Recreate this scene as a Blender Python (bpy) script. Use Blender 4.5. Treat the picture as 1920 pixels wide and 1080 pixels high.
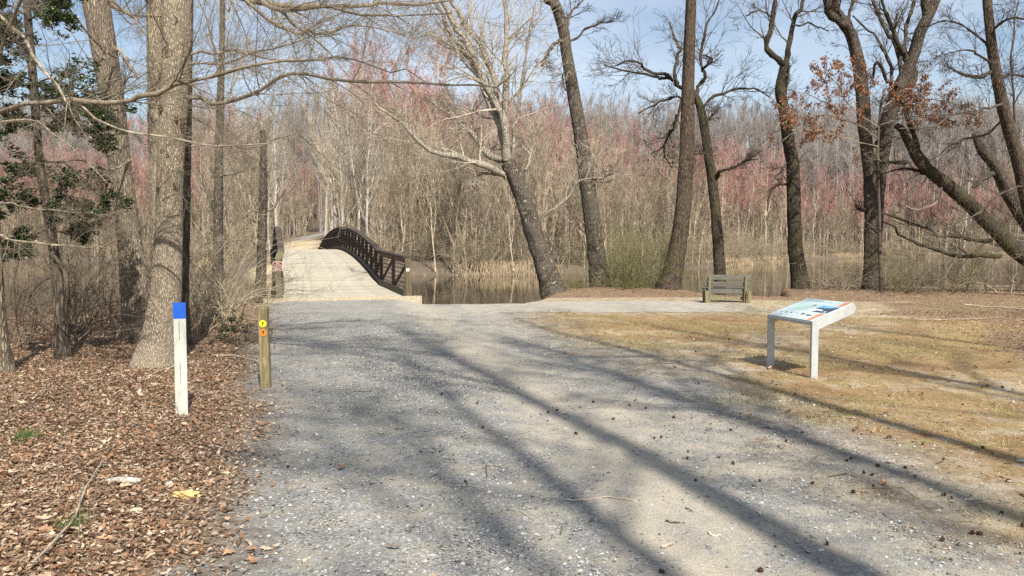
import bpy, math, random
import numpy as np

# ------------------------------------------------------------------ scene, camera, light
scene = bpy.context.scene
for o in list(bpy.data.objects):
    bpy.data.objects.remove(o, do_unlink=True)
rng = np.random.default_rng(11)
random.seed(5)

F, CX, CY, HY, CH = 1450.0, 960.0, 540.0, 462.0, 1.7      # focal (px of 1920), image centre, horizon row, eye height
PITCH = math.atan((CY - HY) / F)
cam_data = bpy.data.cameras.new('camera')
cam_data.sensor_width = 36.0
cam_data.lens = 36.0 * F / 1920.0
cam_data.clip_start = 0.05
cam_data.clip_end = 3000.0
cam = bpy.data.objects.new('camera', cam_data)
cam.location = (0, 0, CH)
cam.rotation_euler = (math.pi / 2 - PITCH, 0, 0)
scene.collection.objects.link(cam)
scene.camera = cam

SUN_EL = math.radians(44)
SUN_AZ = (0.33, -0.944)                                     # ground direction towards the sun: behind the camera, to the right
world = bpy.data.worlds.new('World')
scene.world = world
world.use_nodes = True
wn, wl = world.node_tree.nodes, world.node_tree.links
wn.clear()
w_out = wn.new('ShaderNodeOutputWorld')
w_bg = wn.new('ShaderNodeBackground')
w_bg.inputs['Strength'].default_value = 0.09
w_sky = wn.new('ShaderNodeTexSky')
w_sky.sky_type = 'NISHITA'
w_sky.sun_disc = False
w_sky.sun_elevation = SUN_EL
w_sky.sun_rotation = math.atan2(SUN_AZ[0], SUN_AZ[1])
w_sky.air_density = 1.1
w_sky.dust_density = 1.2
w_sky.ozone_density = 1.0
# thin high cloud spread over the whole sky
w_tc = wn.new('ShaderNodeTexCoord')
w_map = wn.new('ShaderNodeMapping')
w_map.inputs['Scale'].default_value = (1.0, 1.6, 4.0)
w_map.inputs['Location'].default_value = (2.1, 0.4, 0.2)
w_noise = wn.new('ShaderNodeTexNoise')
w_noise.inputs['Scale'].default_value = 1.7
w_noise.inputs['Detail'].default_value = 7
w_noise.inputs['Roughness'].default_value = 0.55
w_ramp = wn.new('ShaderNodeValToRGB')
w_ramp.color_ramp.elements[0].position = 0.38
w_ramp.color_ramp.elements[0].color = (0, 0, 0, 1)
w_ramp.color_ramp.elements[1].position = 0.78
w_ramp.color_ramp.elements[1].color = (0.7, 0.7, 0.7, 1)
w_mix = wn.new('ShaderNodeMix')
w_mix.data_type = 'RGBA'
w_mix.inputs['B'].default_value = (7.6, 8.0, 8.6, 1)
wl.new(w_tc.outputs['Generated'], w_map.inputs['Vector'])
wl.new(w_map.outputs['Vector'], w_noise.inputs['Vector'])
wl.new(w_noise.outputs['Fac'], w_ramp.inputs['Fac'])
wl.new(w_ramp.outputs['Color'], w_mix.inputs['Factor'])
wl.new(w_sky.outputs['Color'], w_mix.inputs['A'])
wl.new(w_mix.outputs['Result'], w_bg.inputs['Color'])
wl.new(w_bg.outputs['Background'], w_out.inputs['Surface'])

sun_data = bpy.data.lights.new('sun', 'SUN')
sun_data.energy = 5.0
sun_data.angle = math.radians(0.55)
sun_data.color = (1.0, 0.945, 0.86)
sun = bpy.data.objects.new('sun', sun_data)
ce = math.cos(SUN_EL)
from mathutils import Vector, Matrix
sd = Vector((-SUN_AZ[0] * ce, -SUN_AZ[1] * ce, -math.sin(SUN_EL)))
sun.rotation_euler = sd.to_track_quat('-Z', 'Y').to_euler()
sun.location = (10, -30, 40)
scene.collection.objects.link(sun)

scene.view_settings.view_transform = 'Standard'
scene.view_settings.look = 'None'
scene.view_settings.gamma = 1.0
scene.view_settings.use_curve_mapping = False
scene.view_settings.exposure = 0.66
scene.render.engine = 'CYCLES'
scene.cycles.max_bounces = 6
scene.cycles.diffuse_bounces = 3
scene.cycles.glossy_bounces = 3
scene.cycles.transparent_max_bounces = 8
scene.cycles.use_denoising = False
scene.cycles.denoiser = 'OPENIMAGEDENOISE'
scene.cycles.denoising_input_passes = 'RGB_ALBEDO_NORMAL'
scene.cycles.denoising_prefilter = 'ACCURATE'
scene.cycles.sample_clamp_indirect = 4.0

# ------------------------------------------------------------------ helpers
COL = scene.collection

def P(px, py, D):
    """point at image position (px, py) of the 1920x1080 photograph, D metres ahead of the camera"""
    u = (px - CX) / F
    v = (CY - py) / F
    k = D / (math.cos(PITCH) + v * math.sin(PITCH))
    return np.array([u * k, D, CH + k * (v * math.cos(PITCH) - math.sin(PITCH))])

def GD(py, z=0.0):
    """distance of the ground point seen on image row py"""
    v = (CY - py) / F
    return (z - CH) * (math.cos(PITCH) + v * math.sin(PITCH)) / (v * math.cos(PITCH) - math.sin(PITCH))

def GP(px, py, z=0.0):
    return P(px, py, GD(py, z))

def smooth(a):
    a = np.clip(a, 0, 1)
    return a * a * (3 - 2 * a)

def norm(v):
    return v / np.maximum(np.linalg.norm(v, axis=-1, keepdims=True), 1e-9)

def tagged(o, label=None, cat=None, group=None, kind=None):
    if label: o['label'] = label
    if cat: o['category'] = cat
    if group: o['group'] = group
    if kind: o['kind'] = kind
    return o

def new_obj(name, data, parent=None, loc=None):
    o = bpy.data.objects.new(name, data)
    COL.objects.link(o)
    if parent: o.parent = parent
    if loc is not None: o.location = tuple(float(c) for c in loc)
    return o

def empty(name, loc, rz=0.0):
    o = bpy.data.objects.new(name, None)
    o.empty_display_size = 0.2
    o.location = tuple(float(c) for c in loc)
    o.rotation_euler = (0, 0, rz)
    COL.objects.link(o)
    return o

def mesh_np(name, V, Q=None, T=None, mats=(), qm=None, tm=None, col=None, smooth_shade=True):
    """mesh from numpy: vertices, quads, triangles, material indices, per-vertex colour"""
    me = bpy.data.meshes.new(name)
    V = np.asarray(V, np.float32).reshape(-1, 3)
    Q = np.zeros((0, 4), np.int32) if Q is None else np.asarray(Q, np.int32).reshape(-1, 4)
    T = np.zeros((0, 3), np.int32) if T is None else np.asarray(T, np.int32).reshape(-1, 3)
    nq, nt = len(Q), len(T)
    me.vertices.add(len(V))
    me.vertices.foreach_set('co', V.ravel())
    me.loops.add(nq * 4 + nt * 3)
    me.loops.foreach_set('vertex_index', np.concatenate([Q.ravel(), T.ravel()]).astype(np.int32))
    me.polygons.add(nq + nt)
    st = np.concatenate([np.arange(nq) * 4, nq * 4 + np.arange(nt) * 3]).astype(np.int32)
    me.polygons.foreach_set('loop_start', st)
    if qm is not None or tm is not None:
        a = np.zeros(nq, np.int32) if qm is None else np.asarray(qm, np.int32)
        b = np.zeros(nt, np.int32) if tm is None else np.asarray(tm, np.int32)
        me.polygons.foreach_set('material_index', np.concatenate([a, b]).astype(np.int32))
    me.polygons.foreach_set('use_smooth', np.full(nq + nt, smooth_shade))
    for m in mats: me.materials.append(m)
    me.update(calc_edges=True)
    if col is not None:
        at = me.color_attributes.new('tint', 'FLOAT_COLOR', 'POINT')
        c = np.ones((len(V), 4), np.float32)
        c[:, :col.shape[1]] = col
        at.data.foreach_set('color', c.ravel())
    return me

class Tubes:
    """collects batches of bent tapering tubes and turns them into one mesh"""
    def __init__(self):
        self.V, self.Q, self.M, self.C = [], [], [], []
        self.n = 0
    def add(self, pts, rad, k=3, mat=0, lobes=0.0, furrow=0.0):
        pts = np.asarray(pts, float); rad = np.asarray(rad, float)
        if pts.ndim == 2: pts, rad = pts[None], rad[None]
        B, N, _ = pts.shape
        if B == 0: return
        t = np.empty_like(pts)
        t[:, 1:-1] = pts[:, 2:] - pts[:, :-2]
        t[:, 0] = pts[:, 1] - pts[:, 0]
        t[:, -1] = pts[:, -1] - pts[:, -2]
        t = norm(t)
        ov = norm(pts[:, -1] - pts[:, 0])
        ref = np.where(np.abs(ov[:, 2:3]) > 0.75, np.array([[1.0, 0.13, 0]]), np.array([[0.0, 0, 1.0]]))[:, None, :]
        u = norm(np.cross(t, np.broadcast_to(ref, t.shape)))
        v = np.cross(t, u)
        a = np.arange(k) * 2 * math.pi / k
        ca, sa = np.cos(a), np.sin(a)
        r = rad[:, :, None] * np.ones(k)
        if lobes:
            s = np.linspace(0, 1, N)[None, :, None] * 9
            ph = rng.uniform(0, 6, (B, 1, 4))
            r = r * (1 + lobes * (0.5 * np.sin(2 * a + ph[:, :, :1] + s * .7) + 0.5 * np.sin(3 * a + ph[:, :, 1:2] - s * 1.3)
                                  + 0.35 * np.sin(5 * a + ph[:, :, 2:3] + s * 2.1) + 0.3 * np.sin(s * 5 + ph[:, :, 3:] + a)))
        if furrow:
            arc = np.concatenate([np.zeros((B, 1)), np.cumsum(np.linalg.norm(np.diff(pts, axis=1), axis=2), 1)], 1)[:, :, None]
            th = a[None, None, :] * np.median(rad) + 0 * arc                 # metres round the stem
            f_ = np.zeros_like(r)
            for (sx, sz, am, sd_) in ((90, 9, 0.5, 1), (150, 21, 0.35, 4), (40, 5, 0.4, 7)):
                f_ += am * np.abs(np.sin(th * sx + 1.6 * np.sin(arc * sz + sd_) + 0.9 * np.sin(arc * sz * 0.37 + th * sx * 0.3 + sd_)))
                f_ += am * 0.4 * np.sin(arc * sz * 2.3 + 3 * np.sin(th * sx * 0.5 + sd_))
            r = r + furrow * (f_ - 0.6) * np.minimum(1, rad[:, :, None] / 0.08)
        V = pts[:, :, None, :] + r[..., None] * (ca[:, None] * u[:, :, None, :] + sa[:, None] * v[:, :, None, :])
        base = self.n + (np.arange(B) * N * k)[:, None, None]
        i = (np.arange(N - 1) * k)[None, :, None]
        j = np.arange(k)[None, None, :]
        j2 = (j + 1) % k
        q = np.stack([base + i + j, base + i + j2, base + i + k + j2, base + i + k + j], -1)
        self.V.append(V.reshape(-1, 3)); self.Q.append(q.reshape(-1, 4))
        self.M.append(np.full(B * (N - 1) * k, mat, np.int32))
        self.n += B * N * k
    def mesh(self, name, mats, off=None):
        V = np.concatenate(self.V)
        if off is not None: V = V - np.asarray(off)
        return mesh_np(name, V, np.concatenate(self.Q), mats=mats, qm=np.concatenate(self.M))

def spline(pts, n):
    """Catmull-Rom through rows of pts (any number of columns), n samples evenly spaced along the curve"""
    p = np.asarray(pts, float)
    if len(p) == 2:
        s = np.linspace(0, 1, n)[:, None]
        return p[0] * (1 - s) + p[1] * s
    q = np.vstack([2 * p[0] - p[1], p, 2 * p[-1] - p[-2]])
    out = []
    for i in range(len(p) - 1):
        a, b, c, d = q[i], q[i + 1], q[i + 2], q[i + 3]
        for s in np.linspace(0, 1, 12, endpoint=False):
            out.append(0.5 * (2 * b + (c - a) * s + (2 * a - 5 * b + 4 * c - d) * s * s + (3 * b - a - 3 * c + d) * s ** 3))
    out.append(p[-1]); out = np.array(out)
    L = np.concatenate([[0], np.cumsum(np.linalg.norm(np.diff(out[:, :3], axis=0), axis=1))])
    x = np.linspace(0, L[-1], n)
    return np.stack([np.interp(x, L, out[:, c]) for c in range(out.shape[1])], 1)

def grow(pp, pr, n, Lr, ang, N, rr=0.6, up=0.0, wig=0.12, tmin=0.15, tmax=1.0, rmin=0.002, taper=0.8, lmax=None, lmin=0.0, plane=None):
    """n side branches on each of the branches pp [B,NP,3]"""
    B, NP, _ = pp.shape
    if B == 0: return np.zeros((0, N, 3)), np.zeros((0, N))
    idx = np.repeat(np.arange(B), n)
    C = len(idx)
    t = rng.uniform(tmin, tmax, C)
    fi = t * (NP - 1)
    i0 = np.minimum(fi.astype(int), NP - 2)
    fr = (fi - i0)[:, None]
    a, b = pp[idx, i0], pp[idx, i0 + 1]
    base = a * (1 - fr) + b * fr
    tg = norm(b - a)
    r0 = pr[idx, i0] * (1 - fr[:, 0]) + pr[idx, i0 + 1] * fr[:, 0]
    Lp = np.linalg.norm(np.diff(pp, axis=1), axis=2).sum(1)[idx]
    v = rng.normal(size=(C, 3))
    if plane is not None: v *= plane
    v = norm(v - (v * tg).sum(1, keepdims=True) * tg)
    an = ang * rng.uniform(0.6, 1.35, C)[:, None]
    d = np.cos(an) * tg + np.sin(an) * v
    d[:, 2] += up
    d = norm(d)
    L = Lp * Lr * (1.15 - 0.6 * t) * rng.uniform(0.5, 1.3, C)
    if lmax is not None: L = np.minimum(L, lmax * rng.uniform(0.7, 1.1, C))
    L = np.maximum(L, lmin)
    out = np.empty((C, N, 3)); out[:, 0] = base
    p = base.copy()
    for k in range(1, N):
        d = d + rng.normal(size=(C, 3)) * wig
        d[:, 2] += up * 0.25
        d = norm(d)
        p = p + d * (L / (N - 1))[:, None]
        out[:, k] = p
    s = np.linspace(0, 1, N)[None]
    rad = np.maximum(r0 * rr, rmin)[:, None] * (1 - taper * s)
    return out, np.maximum(rad, rmin * 0.6)

def box_arr(cx, cy, cz, sx, sy, sz):
    x, y, z = sx / 2, sy / 2, sz / 2
    V = np.array([[-x, -y, -z], [x, -y, -z], [x, y, -z], [-x, y, -z], [-x, -y, z], [x, -y, z], [x, y, z], [-x, y, z]], float)
    V += np.array([cx, cy, cz])
    Q = np.array([[0, 3, 2, 1], [4, 5, 6, 7], [0, 1, 5, 4], [1, 2, 6, 5], [2, 3, 7, 6], [3, 0, 4, 7]])
    return V, Q

def bm_box_mesh(name, sx, sy, sz, mat, bevel=0.006, seg=1):
    import bmesh
    bm = bmesh.new()
    bmesh.ops.create_cube(bm, size=1.0)
    bmesh.ops.scale(bm, vec=(sx, sy, sz), verts=bm.verts)
    if bevel > 0:
        bmesh.ops.bevel(bm, geom=list(bm.edges), offset=min(bevel, 0.3 * min(sx, sy, sz)), segments=seg, affect='EDGES')
    me = bpy.data.meshes.new(name)
    bm.to_mesh(me); bm.free()
    me.materials.append(mat)
    return me

def sweep_box(name, pts, side, w, h, mat, upv=(0, 0, 1)):
    """a beam of rectangular section w x h along pts; side = lateral direction"""
    pts = np.asarray(pts, float); N = len(pts)
    s = np.asarray(side, float)
    t = np.gradient(pts, axis=0); t = norm(t)
    s = np.broadcast_to(s, t.shape)
    up = norm(np.cross(s, t))
    up = np.where(up[:, 2:3] < 0, -up, up)
    V = np.stack([pts - s * w / 2 - up * h / 2, pts + s * w / 2 - up * h / 2, pts + s * w / 2 + up * h / 2, pts - s * w / 2 + up * h / 2], 1)
    Q = []
    for i in range(N - 1):
        for j in range(4):
            Q.append([i * 4 + j, i * 4 + (j + 1) % 4, i * 4 + 4 + (j + 1) % 4, i * 4 + 4 + j])
    Q.append([3, 2, 1, 0]); b = (N - 1) * 4; Q.append([b, b + 1, b + 2, b + 3])
    return mesh_np(name, V, Q, mats=[mat], smooth_shade=False)

# ------------------------------------------------------------------ materials
def new_mat(name, rough=0.9, spec=0.2):
    m = bpy.data.materials.new(name)
    m.use_nodes = True
    nt = m.node_tree
    b = nt.nodes['Principled BSDF']
    b.inputs['Roughness'].default_value = rough
    b.inputs['Specular IOR Level'].default_value = spec
    return m, nt, b

def nd(nt, t, **kw):
    n = nt.nodes.new(t)
    for k, v in kw.items():
        if k in n.inputs: n.inputs[k].default_value = v
        else: setattr(n, k, v)
    return n

def ramp(nt, fac, stops):
    r = nd(nt, 'ShaderNodeValToRGB')
    els = r.color_ramp.elements
    while len(els) < len(stops): els.new(0.5)
    for e, (p, c) in zip(els, stops):
        e.position = p
        e.color = (*c, 1) if len(c) == 3 else c
    nt.links.new(fac, r.inputs['Fac'])
    return r.outputs['Color']

def mixc(nt, fac, a, b, blend='MIX'):
    m = nd(nt, 'ShaderNodeMix', data_type='RGBA', blend_type=blend)
    for sock, val in (('Factor', fac), ('A', a), ('B', b)):
        i = [s for s in m.inputs if s.name == sock and (s.type == ('VALUE' if sock == 'Factor' else 'RGBA'))][0]
        if hasattr(val, 'links') or hasattr(val, 'is_linked'): nt.links.new(val, i)
        elif isinstance(val, (int, float)): i.default_value = val
        else: i.default_value = (*val, 1)
    return [s for s in m.outputs if s.type == 'RGBA'][0]

def math_n(nt, op, a, b=None, c=None, clamp=False):
    m = nd(nt, 'ShaderNodeMath', operation=op, use_clamp=clamp)
    for i, v in enumerate((a, b, c)):
        if v is None: continue
        if isinstance(v, (int, float)): m.inputs[i].default_value = v
        else: nt.links.new(v, m.inputs[i])
    return m.outputs[0]

def noise(nt, vec, scale, detail=5, rough=0.55, dist=0.0):
    n = nd(nt, 'ShaderNodeTexNoise', Scale=scale, Detail=detail, Roughness=rough, Distortion=dist)
    if vec is not None: nt.links.new(vec, n.inputs['Vector'])
    return n.outputs['Fac']

def coords(nt, scale=(1, 1, 1), world_pos=False):
    if world_pos: src = nd(nt, 'ShaderNodeNewGeometry').outputs['Position']
    else: src = nd(nt, 'ShaderNodeTexCoord').outputs['Object']
    mp = nd(nt, 'ShaderNodeMapping')
    mp.inputs['Scale'].default_value = scale
    nt.links.new(src, mp.inputs['Vector'])
    return mp.outputs['Vector']

def bump(nt, b, height, strength=0.5, dist=0.02):
    n = nd(nt, 'ShaderNodeBump', Strength=strength, Distance=dist)
    nt.links.new(height, n.inputs['Height'])
    nt.links.new(n.outputs['Normal'], b.inputs['Normal'])

def bark_mat(name, dark, light, lichen=None, lich_amt=0.5, s=1.0, bstr=0.8, moss=None, ridge=1.0, bdist=0.03, stretch=0.2):
    m, nt, b = new_mat(name, 0.92, 0.12)
    v = coords(nt, (s, s, s * stretch))
    v2 = coords(nt, (s, s, s))
    n1 = noise(nt, v, 22 * ridge, 8, 0.62, 0.4)
    vo = nd(nt, 'ShaderNodeTexVoronoi', feature='DISTANCE_TO_EDGE', Scale=26 * ridge)
    nt.links.new(v, vo.inputs['Vector'])
    crack = math_n(nt, 'MULTIPLY', vo.outputs['Distance'], 3.2, clamp=True)
    big = noise(nt, v2, 1.6, 4)
    h = math_n(nt, 'ADD', math_n(nt, 'MULTIPLY', n1, 0.75), math_n(nt, 'MULTIPLY', crack, 0.35))
    c = ramp(nt, h, [(0.30, tuple(x * 0.55 for x in dark)), (0.48, dark), (0.72, light)])
    c = mixc(nt, math_n(nt, 'MULTIPLY', math_n(nt, 'SUBTRACT', big, 0.45), 3.0, clamp=True), c, tuple(0.62 * x for x in light), 'MIX')
    if lichen:
        ln = noise(nt, v2, 7.0, 5, 0.6)
        f = math_n(nt, 'MULTIPLY', math_n(nt, 'SUBTRACT', ln, 0.66 - 0.2 * lich_amt), 9, clamp=True)
        c = mixc(nt, math_n(nt, 'MULTIPLY', f, 0.85), c, lichen)
    if moss:
        mn = noise(nt, v2, 3.0, 5, 0.6)
        f = math_n(nt, 'MULTIPLY', math_n(nt, 'SUBTRACT', mn, 0.5), 5, clamp=True)
        c = mixc(nt, math_n(nt, 'MULTIPLY', f, 0.7), c, moss)
    nt.links.new(c, b.inputs['Base Color'])
    if bstr: bump(nt, b, h, bstr, bdist)
    return m

def flat_bark(name, dark, light, scale=3.0, rand=0.25):
    """cheap bark for twigs and far trees, with a little variation from tree to tree"""
    m, nt, b = new_mat(name, 0.9, 0.1)
    n1 = noise(nt, coords(nt), scale, 3)
    c = ramp(nt, n1, [(0.35, dark), (0.65, light)])
    oi = nd(nt, 'ShaderNodeObjectInfo')
    k = math_n(nt, 'ADD', math_n(nt, 'MULTIPLY', oi.outputs['Random'], rand * 2), 1 - rand)
    g = nd(nt, 'ShaderNodeCombineColor')
    for i in range(3): nt.links.new(k, g.inputs[i])
    c = mixc(nt, 1.0, c, g.outputs[0], 'MULTIPLY')
    nt.links.new(c, b.inputs['Base Color'])
    return m

def tint_mat(name, rough=0.85, transl=0.0, spec=0.2, grain=60.0):
    """colour comes from the mesh's own per-piece tint"""
    m, nt, b = new_mat(name, rough, spec)
    a = nd(nt, 'ShaderNodeVertexColor', layer_name='tint')
    n1 = noise(nt, coords(nt), grain, 3)
    c = mixc(nt, 0.5, a.outputs['Color'], ramp(nt, n1, [(0.3, (0.35, 0.35, 0.35)), (0.7, (1.0, 1.0, 1.0))]), 'MULTIPLY')
    nt.links.new(c, b.inputs['Base Color'])
    if transl:
        tr = nd(nt, 'ShaderNodeBsdfTranslucent')
        nt.links.new(c, tr.inputs['Color'])
        mx = nd(nt, 'ShaderNodeMixShader', Fac=transl)
        nt.links.new(b.outputs[0], mx.inputs[1]); nt.links.new(tr.outputs[0], mx.inputs[2])
        nt.links.new(mx.outputs[0], nt.nodes['Material Output'].inputs['Surface'])
    return m

def plain(name, c, rough=0.6, spec=0.4, metal=0.0, var=0.12, scale=8.0, stretch=(1, 1, 1), b_str=0.0):
    m, nt, b = new_mat(name, rough, spec)
    b.inputs['Metallic'].default_value = metal
    n1 = noise(nt, coords(nt, stretch), scale, 6, 0.6)
    lo = tuple(max(0, x * (1 - var * 1.6)) for x in c); hi = tuple(min(1, x * (1 + var)) for x in c)
    nt.links.new(ramp(nt, n1, [(0.3, lo), (0.7, hi)]), b.inputs['Base Color'])
    if b_str: bump(nt, b, n1, b_str, 0.01)
    return m

def wood_mat(name, dark, light, axis='Z', green=None, rand=0.2, scale=1.0):
    m, nt, b = new_mat(name, 0.85, 0.2)
    st = {'X': (0.12, 1, 1), 'Y': (1, 0.12, 1), 'Z': (1, 1, 0.12)}[axis]
    v = coords(nt, tuple(scale * x for x in st))
    n1 = noise(nt, v, 45, 6, 0.65, 0.6)
    n2 = noise(nt, coords(nt), 2.2 * scale, 4)
    c = ramp(nt, n1, [(0.32, tuple(x * 0.7 for x in dark)), (0.5, dark), (0.68, light)])
    if green: c = mixc(nt, math_n(nt, 'MULTIPLY', math_n(nt, 'SUBTRACT', n2, 0.45), 4, clamp=True), c, green)
    oi = nd(nt, 'ShaderNodeObjectInfo')
    k = math_n(nt, 'ADD', math_n(nt, 'MULTIPLY', oi.outputs['Random'], rand * 2), 1 - rand)
    g = nd(nt, 'ShaderNodeCombineColor')
    for i in range(3): nt.links.new(k, g.inputs[i])
    c = mixc(nt, 1.0, c, g.outputs[0], 'MULTIPLY')
    nt.links.new(c, b.inputs['Base Color'])
    bump(nt, b, n1, 0.35, 0.006)
    return m

M = {}
M['bark_big'] = bark_mat('bark_big', (0.25, 0.205, 0.145), (0.48, 0.405, 0.30), (0.40, 0.38, 0.30), 0.1, s=1.0, bstr=1.0, ridge=2.0, bdist=0.03, stretch=0.24)
M['bark_grey'] = bark_mat('bark_grey', (0.05, 0.039, 0.029), (0.155, 0.13, 0.10), (0.34, 0.33, 0.26), 0.16, s=1.0, bstr=1.0, ridge=0.9, bdist=0.05)
M['bark_tan'] = bark_mat('bark_tan', (0.14, 0.11, 0.08), (0.36, 0.30, 0.22), (0.30, 0.29, 0.21), 0.15, s=1.0, bstr=1.0, ridge=1.2, bdist=0.05)
M['bark_brown'] = bark_mat('bark_brown', (0.05, 0.037, 0.027), (0.145, 0.112, 0.08), (0.24, 0.23, 0.17), 0.08, s=1.0, bstr=1.0, ridge=0.9, bdist=0.04)
M['bark_dark'] = bark_mat('bark_dark', (0.07, 0.057, 0.045), (0.17, 0.14, 0.105), None, s=1.0, bstr=1.0, ridge=0.7, bdist=0.05)
M['bark_moss'] = bark_mat('bark_moss', (0.035, 0.028, 0.021), (0.11, 0.09, 0.066), None, s=1.0, bstr=1.0, moss=(0.09, 0.085, 0.03), ridge=0.9, bdist=0.05)
M['bark_lichen'] = bark_mat('bark_lichen', (0.06, 0.048, 0.037), (0.17, 0.145, 0.112), (0.42, 0.41, 0.34), 0.30, s=1.0, bstr=1.0, ridge=0.9, bdist=0.04)
M['bark_sunlit'] = bark_mat('bark_sunlit', (0.20, 0.17, 0.13), (0.50, 0.45, 0.37), (0.14, 0.115, 0.09), 0.35, s=1.0, bstr=0.8)  # paler bark for the crooked tree's limbs, sunlight on them put into the colour
M['bark_pale'] = bark_mat('bark_pale', (0.36, 0.325, 0.27), (0.66, 0.62, 0.54), (0.26, 0.23, 0.19), 0.5, s=0.8, bstr=0.4)
M['twig_grey'] = flat_bark('twig_grey', (0.12, 0.098, 0.074), (0.26, 0.215, 0.165))
M['twig_tan'] = flat_bark('twig_tan', (0.28, 0.235, 0.175), (0.50, 0.43, 0.33))
M['twig_dark'] = flat_bark('twig_dark', (0.045, 0.035, 0.028), (0.105, 0.083, 0.065))
M['twig_mid'] = flat_bark('twig_mid', (0.15, 0.122, 0.085), (0.33, 0.28, 0.205), 9.0)
M['wood_far'] = flat_bark('wood_far', (0.17, 0.136, 0.096), (0.46, 0.38, 0.275), 2.0, 0.5)
M['wood_hill'] = flat_bark('wood_hill', (0.20, 0.175, 0.155), (0.36, 0.32, 0.285))
M['twig_red'] = flat_bark('twig_red', (0.28, 0.165, 0.145), (0.46, 0.30, 0.265))
M['bud_red'] = flat_bark('bud_red', (0.39, 0.165, 0.15), (0.52, 0.265, 0.235))
M['shrub_tan'] = flat_bark('shrub_tan', (0.20, 0.16, 0.105), (0.42, 0.35, 0.24), 3.0, 0.4)
M['shrub_green'] = flat_bark('shrub_green', (0.10, 0.10, 0.04), (0.235, 0.22, 0.10))
M['shrub_dark'] = flat_bark('shrub_dark', (0.085, 0.066, 0.048), (0.21, 0.165, 0.12))
M['dry_grass'] = flat_bark('dry_grass', (0.25, 0.19, 0.11), (0.44, 0.34, 0.21))
M['leaf'] = tint_mat('fallen_leaf', 0.8, 0.15)
M['stone'] = tint_mat('gravel_stone', 0.9, 0.0, 0.25, 90)
M['blade'] = tint_mat('grass_blade', 0.85, 0.1)
M['holly'] = tint_mat('evergreen_leaf', 0.35, 0.08, 0.5, 20)

# ------------------------------------------------------------------ terrain
WZ = -0.65                                                   # water level
SN = np.array([(-400, 4), (-60, 8), (-30, 15), (-17, 19.5), (-11, 23.2), (-8.5, 26.3), (-4.2, 26.6), (-2.6, 24.3), (0.3, 24.0), (1.1, 27), (2, 30.5), (6, 32), (7.5, 28), (9.5, 27.5),
               (11, 32.5), (14, 35), (30, 37), (60, 32), (400, 30)])
SF = np.array([(-500, 140), (-90, 125), (-60, 112), (-38, 96), (-27, 66), (-22, 61), (-10, 60.5), (2, 63), (12, 70), (22, 84), (35, 105), (55, 140), (80, 165), (500, 210)])
XL = np.array([(-5, -1.2), (4, -1.55), (5, -1.75), (6.2, -2.05), (7.3, -2.4), (8.9, -3.0), (12.4, -4.1), (17.9, -5.7), (23, -7.2), (27, -8)])   # y, x of the path's left edge
XR = np.array([(-5, 4.0), (4.6, 3.05), (5.6, 2.9), (7.75, 2.85), (10.4, 2.4), (13.1, 1.4), (17.9, 0.5), (19.6, 0.6), (20.2, 6.8), (23.6, 6.6), (24.0, -1.5), (27, -2)])
PATH2 = np.array([(66.5, -18.4), (75, -21.0), (85, -23.4), (100, -27.6), (118, -32.5), (135, -36.0), (150, -38.0), (175, -38.5), (260, -50)])

def vnoise(x, y, s, seed=0):
    """cheap smooth pseudo-noise from sines, about -1..1"""
    a = np.sin(x * s * 1.0 + 1.7 * np.sin(y * s * 0.73 + seed) + seed * 1.3)
    b = np.sin(y * s * 1.13 + 1.9 * np.sin(x * s * 0.61 + seed * 2.1) + seed)
    c = np.sin((x + y) * s * 1.9 + 1.3 * np.sin((x - y) * s * 1.37 + seed))
    return (a + b + 0.6 * c) / 2.6

def height(x, y):
    x = np.asarray(x, float); y = np.asarray(y, float)
    dn = np.interp(x, SN[:, 0], SN[:, 1]) + 0.5 * vnoise(x, y, 0.9, 3) - y
    w = np.where(x < -7, 4.0, 1.4)
    hn = WZ + 0.65 * smooth(dn / w)
    hn = np.where(dn < 0, WZ + np.maximum(dn * 0.35, -1.2), hn)
    hn = hn + np.where(dn > 0, 0.035 * vnoise(x, y, 0.55, 1) * smooth(dn / 3), 0)
    mound = 0.16 * np.exp(-(((x - 4.0) / 2.6) ** 2 + ((y - 29.3) / 1.6) ** 2))
    hn = hn + mound
    df = y - np.interp(x, SF[:, 0], SF[:, 1]) + 1.2 * vnoise(x, y, 0.35, 5)
    hf = WZ + 0.6 * smooth(df / 1.2) + 0.012 * np.maximum(df, 0)
    px = np.interp(y, PATH2[:, 0], PATH2[:, 1])
    centre = np.exp(-((x - px) / 30.0) ** 2)
    hf = hf + centre * (0.055 * np.clip(df, 0, 95)) + np.where(df > 0, 0.15 * vnoise(x, y, 0.2, 2) * smooth(df / 6), 0)
    hill = 26 * smooth((y - 172 + 12 * vnoise(x, y, 0.02, 4)) / 120.0)
    hf = np.where(df < 0, WZ + np.maximum(df * 0.3, -1.2), hf + hill)
    return np.maximum(hn, hf)

def H1(x, y): return float(height(np.array([x]), np.array([y]))[0])

def lines(a, b, fine0, fine1, step, grow_=1.16):
    c = list(np.arange(fine0, fine1 + 1e-6, step))
    s = step; v = c[-1]
    while v < b: s = min(s * grow_, 9.0); v += s; c.append(v)
    s = step; v = c[0]; pre = []
    while v > a: s = min(s * grow_, 9.0); v -= s; pre.append(v)
    return np.array(pre[::-1] + c)

gx = lines(-420, 420, -12.0, 14.0, 0.11)
gy = lines(-60, 520, 2.6, 30.0, 0.11)
GXm, GYm = np.meshgrid(gx, gy)
xf, yf = GXm.ravel(), GYm.ravel()
nearw = smooth((34 - yf) / 6) * smooth((yf + 2) / 3)
zf = height(xf, yf)

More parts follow.
